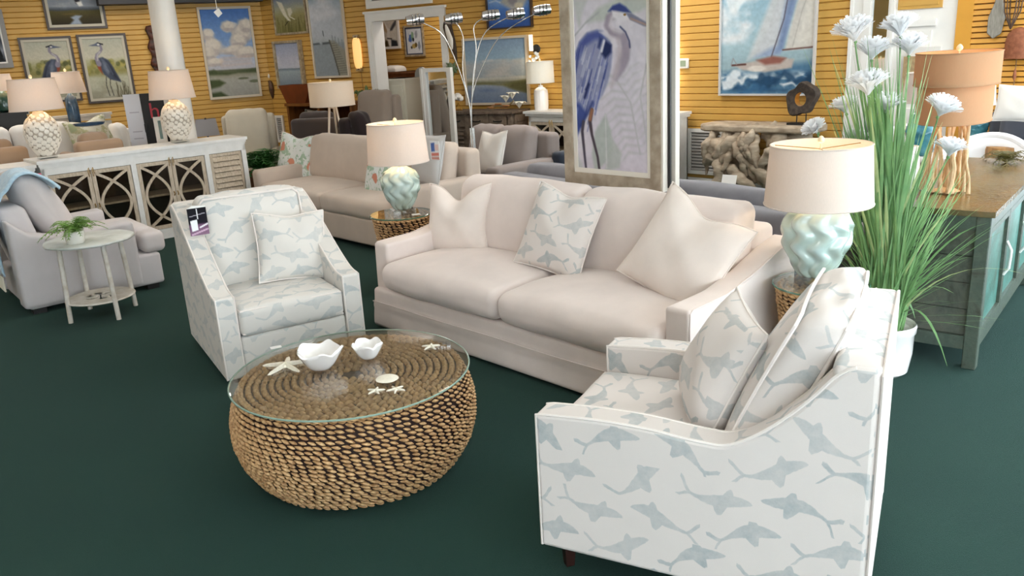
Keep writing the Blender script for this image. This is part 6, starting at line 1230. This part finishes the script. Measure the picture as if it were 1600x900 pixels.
# the bird
p.poly([hpx(*q) for q in [(932, 47), (945, 52), (954, 62), (957, 82), (955, 105), (950, 128), (942, 148), (930, 165), (915, 185), (905, 205), (896, 222), (894, 200), (893, 160), (892, 120), (897, 90), (905, 66), (917, 52)]], '8c90ad', .006)
p.poly([hpx(*q) for q in [(933, 48), (918, 52), (906, 66), (898, 92), (903, 95), (915, 72), (930, 62), (948, 60), (942, 50)]], '4a5590', .012, .95)
rg = np.random.default_rng(3)
for i in range(110):
    s = rg.random(); x = 897 + rg.uniform(0, 54); y = rg.uniform(66, 175); l = rg.uniform(15, 42); c = ('56609c', 'bcbdcc', '7d83a6', 'c9c8d2', '36427a', 'a3a6bd')[i % 6]
    if x < 952 - max(0, (y - 110)) * .35: p.stroke([hpx(x, y), hpx(x - .25 * l, y + l)], [.0015, .0038 * rg.uniform(.5, 1.4)], c, .004, .7)
p.poly([hpx(*q) for q in [(945, 62), (956, 70), (955, 82), (946, 92), (940, 84)]], '1f2a55', .008); p.poly([hpx(*q) for q in [(937, 58), (942, 60), (937, 76), (934, 74)]], '2a3768', .008); p.stroke([hpx(944, 64), hpx(940, 80)], .006, 'd3d3da', .005)
p.poly([hpx(*q) for q in [(893, 165), (905, 160), (918, 178), (908, 200), (896, 225), (893, 222)]], '3a4a86', .01, .95); p.stroke([hpx(916, 140), hpx(920, 132), hpx(914, 152)], .007, '222c58', .006); p.stroke([hpx(926, 160), hpx(908, 196)], .007, '2c3a72', .008, .9); p.stroke([hpx(902, 170), hpx(896, 205)], .006, '8a97c0', .008, .8)
p.stroke([hpx(*q) for q in [(962, 20), (951, 28), (948, 40), (953, 50), (963, 53), (973, 58), (978, 72), (976, 90), (970, 105), (962, 122)]], [.02, .018, .016, .016, .017, .021, .025, .028, .027, .014], '9d93a0', .008); p.stroke([hpx(*q) for q in [(956, 28), (953, 40), (960, 48), (970, 50)]], .008, 'c9c2c8', .008, .8); p.stroke([hpx(*q) for q in [(966, 62), (968, 85), (962, 115), (955, 135)]], [.012, .014, .014, .004], 'b6aab0', .012, .8); p.poly([hpx(*q) for q in [(960, 33), (974, 32), (972, 38), (964, 41)]], 'd3ced4', .006); p.poly([hpx(*q) for q in [(936, 50), (948, 48), (956, 60), (966, 72), (962, 76), (954, 64)]], 'cfcad1', .006, .9); p.stroke([hpx(*q) for q in [(969, 42), (977, 50), (983, 64), (984, 74)]], .0035, '3f4668', .004)
p.poly([hpx(*q) for q in [(950, 18), (957, 9), (968, 5), (978, 11), (986, 20), (974, 20), (962, 17)]], '36437a', .006); p.poly([hpx(*q) for q in [(956, 17), (974, 20), (990, 24), (984, 32), (966, 32), (957, 27)]], 'd8d4d8', .006); p.poly([hpx(*q) for q in [(977, 20), (987, 21), (1018, 40), (1020, 43), (1005, 41), (984, 31)]], '7a7c90', .004); p.stroke([hpx(985, 29), hpx(1019, 43)], .004, 'a58a80', .004); p.blob(*hpx(976, 23), .022, .006, '8a6a3a', 1., .2)
p.stroke([hpx(*q) for q in [(925, 172), (922, 190), (925, 210), (934, 245), (938, 275)]], [.01, .011, .008, .007, .007], '4a4048', .004); p.stroke([hpx(*q) for q in [(912, 190), (910, 205), (914, 245), (917, 272)]], [.009, .009, .007, .006], '4a4450', .004); p.stroke([hpx(925, 172), hpx(922, 186)], .009, '9a6a50', .006)
p.grain(.04).put('canvas', aw, ah, hp, e, -.012, e)
for x in (.12, w - .12): G().tube([(x, .01, h), (x, .01, CEIL - z0)], .0015, 4).build('hanging_wire', CHROME, hp)
G().tube([(w * .86, -.02, 0), (w * .86, -.02, -.04)], .002, 4).build('tag_string', WHT, hp)
# second picture hung behind it, only its pale edge showing
h2 = thing('framed_picture', HF.pt(xa + .045, .055, z0 - .01), HF.a, 'pale framed picture hung back to back behind the heron picture', 'painting')
for p0, p1 in (((0, 0, 0), (.06, .04, h)), ((w - .045, 0, 0), (w + .0, .04, h)), ((.06, 0, 0), (w - .045, .04, .06)), ((.06, 0, h - .06), (w - .045, .04, h))): G().span(p0, p1).build('frame_rail', CREAMF, h2, smooth=False)
G().span((.06, .005, .06), (w - .045, .02, h - .06)).build('backing', BLK, h2, smooth=False)
for x in (.12, w - .12): G().tube([(x, .02, h), (x, .02, CEIL - z0 + .01)], .0015, 4).build('hanging_wire', CHROME, h2)
# remaining left-side things: grey moulded headboards, blue lamp, small framed picture, grey lamp
HB = plain('whitewashed_grey_wood', 'c4c1bb', .6, col2='aaa69e', vscale=10, stretch=(1, 6, 6))
def headboard(pxa, pxb, pyt, pyb, dist, label):
    fr = Frame(far((pxa + pxb) / 2, pyb, dist)[:2], R_(30)); a, zt = fr.on(pxa, pyt); b, _ = fr.on(pxb, pyt); t = thing('headboard', fr.pt(0), fr.a, label, 'headboard', 'grey moulded headboards')
    G().span((a, 0, 0), (b, .06, zt - .1)).build('panel', HB, t, smooth=False); G().span((a - .02, -.03, zt - .03), (b + .02, .08, zt)).build('cap', HB, t, smooth=False); G().span((a, -.02, zt - .08), (b, .07, zt - .03)).build('cap_moulding', HB, t, smooth=False)
    for z in (zt - .16, zt - .24, zt - .34): G().tube([(a, -.005, z), (b, -.005, z)], .022, 8).build('bead', HB, t)
headboard(-60, 46, 176, 215, 11.6, 'grey moulded headboard at the left edge under the dark landscape'); headboard(84, 173, 182, 215, 11.6, 'grey moulded headboard behind the blue lamp')
q = far(118, 193, 11.3); z0 = q[2]; t = thing('side_table', (q[0], q[1], 0), R_(30), 'dark round table carrying the blue lamp behind the white sofa', 'side table'); G().lathe([(.2, z0 - .03), (.22, z0 - .015), (.2, z0)], 28).build('table_top', plain('dark_walnut', '4a3a2e', .5), t); G().cyl((0, 0, 0), (0, 0, z0 - .03), .05, n=14).build('pedestal', plain('dark_walnut', '4a3a2e', .5), t)
t = thing('table_lamp', (q[0], q[1], z0), 0, 'lit table lamp with a slim blue ceramic base between the heron paintings', 'table lamp'); G().lathe([(.06, 0), (.065, .02), (.07, .18), (.062, .3), (.03, .34), (.015, .36)], 32, mod=lambda th, z, r: r * (1 + .04 * np.sin(10 * th + z * 40))).build('ceramic_body', plain('deep_blue_glaze', '3d5d7a', .25, coat=.5, col2='2c4661', vscale=14), t); G().cyl((0, 0, .35), (0, 0, .48), .008, n=8).build('stem', BRASS, t); drum_shade(t, .36, .6, .19, .15, SHADE); bulb(t, .47, 3.6)
q = far(140, 197, 9.9); t = thing('tray', q, R_(30), 'blue grey tray on the table by the blue lamp', 'tray'); G().lathe([(.1, 0), (.14, .01), (.16, .035), (.15, .036), (.13, .014)], 28, sy=.6).build('dish', plain('deep_blue_glaze', '3d5d7a', .25), t); 
q = far(8, 170, 11.2); t = thing('table_lamp', (q[0], q[1], q[2] - .04), 0, 'lit lamp with a dark green base at the left edge', 'table lamp'); G().lathe([(.05, 0), (.09, .03), (.1, .1), (.07, .2), (.03, .24)], 28).build('ceramic_body', plain('dark_green_glaze', '2b4a40', .2, coat=.5), t); drum_shade(t, .24, .42, .15, .12, SHADE); bulb(t, .32, 2.6)
bx = thing('console', (q[0], q[1], 0), R_(30), 'dark console under the green lamp at the left edge', 'console table'); G().span((-.4, -.08, 0), (.2, .1, q[2] - .04)).build('body', BLK, bx, smooth=False); G().span((-.42, -.1, q[2] - .07), (.22, .12, q[2] - .04)).build('top', BLK, bx, smooth=False)
fr = Frame(far(252, 218, 9.95)[:2], R_(12)); p = Paint(24, 36, 33); p.grad([(0, '7f9896'), (.5, '8fa5a2'), (1, '76908e')], .1); a0, zt = fr.on(239, 183); a1, zb = fr.on(263, 222); w_ = a1 - a0; t = thing('framed_print', fr.pt((a0 + a1) / 2, 0, zb), fr.a, 'small white framed teal print standing behind the right shell lamp', 'picture'); h_ = zt - zb
for p0, p1 in (((-w_ / 2, -.02, 0), (-w_ / 2 + .04, 0, h_)), ((w_ / 2 - .04, -.02, 0), (w_ / 2, 0, h_)), ((-w_ / 2 + .04, -.02, 0), (w_ / 2 - .04, 0, .04)), ((-w_ / 2 + .04, -.02, h_ - .04), (w_ / 2 - .04, 0, h_))): G().span(p0, p1).build('frame_rail', WHT, t, smooth=False)
p.put('print', w_ - .08, h_ - .08, t, -w_ / 2 + .04, -.006, .04)
q = far(325, 213, 11.5); t = thing('table_lamp', (q[0], q[1], q[2] - .05), R_(20), 'unlit lamp with a grey rectangular shade right of the column', 'table lamp'); V = np.array([(-.15, -.1, .06), (.15, -.1, .06), (.15, .1, .06), (-.15, .1, .06), (-.125, -.08, .27), (.125, -.08, .27), (.125, .08, .27), (-.125, .08, .27)]); G().add(V, [(0, 1, 5, 4), (1, 2, 6, 5), (2, 3, 7, 6), (3, 0, 4, 7)]).build('lamp_shade', plain('grey_shade_cloth', 'a9a5a6', .9), t, smooth=False); G().lathe([(.07, 0), (.07, .02), (.012, .03), (.012, .28), (.002, .29)], 16).build('base', BLK, t)
tt = thing('side_table', (q[0], q[1], 0), R_(20), 'dark side table carrying the grey shaded lamp', 'side table'); zt_ = q[2] - .05; G().span((-.25, -.2, zt_ - .04), (.25, .2, zt_)).build('table_top', BLK, tt, smooth=False)
for x in (-.22, .22):
    for y in (-.17, .17): G().span((x - .02, y - .02, 0), (x + .02, y + .02, zt_ - .04)).build('leg', BLK, tt, smooth=False)
# price tag hanging from the ceiling in front of the clouds
q = far(340, 20, 12.2); t = thing('price_tag', q, R_(20), 'white diamond price tag hanging on a string before the cloud painting', 'tag'); G().prism([(0, -.06), (.06, -.01), (.02, .06), (-.05, .01)], -.002, .002, 'y').build('card', WHT, t, smooth=False); G().tube([(0, 0, .05), (-.01, 0, CEIL - q[2])], .003, 4).build('string', WHT, t)
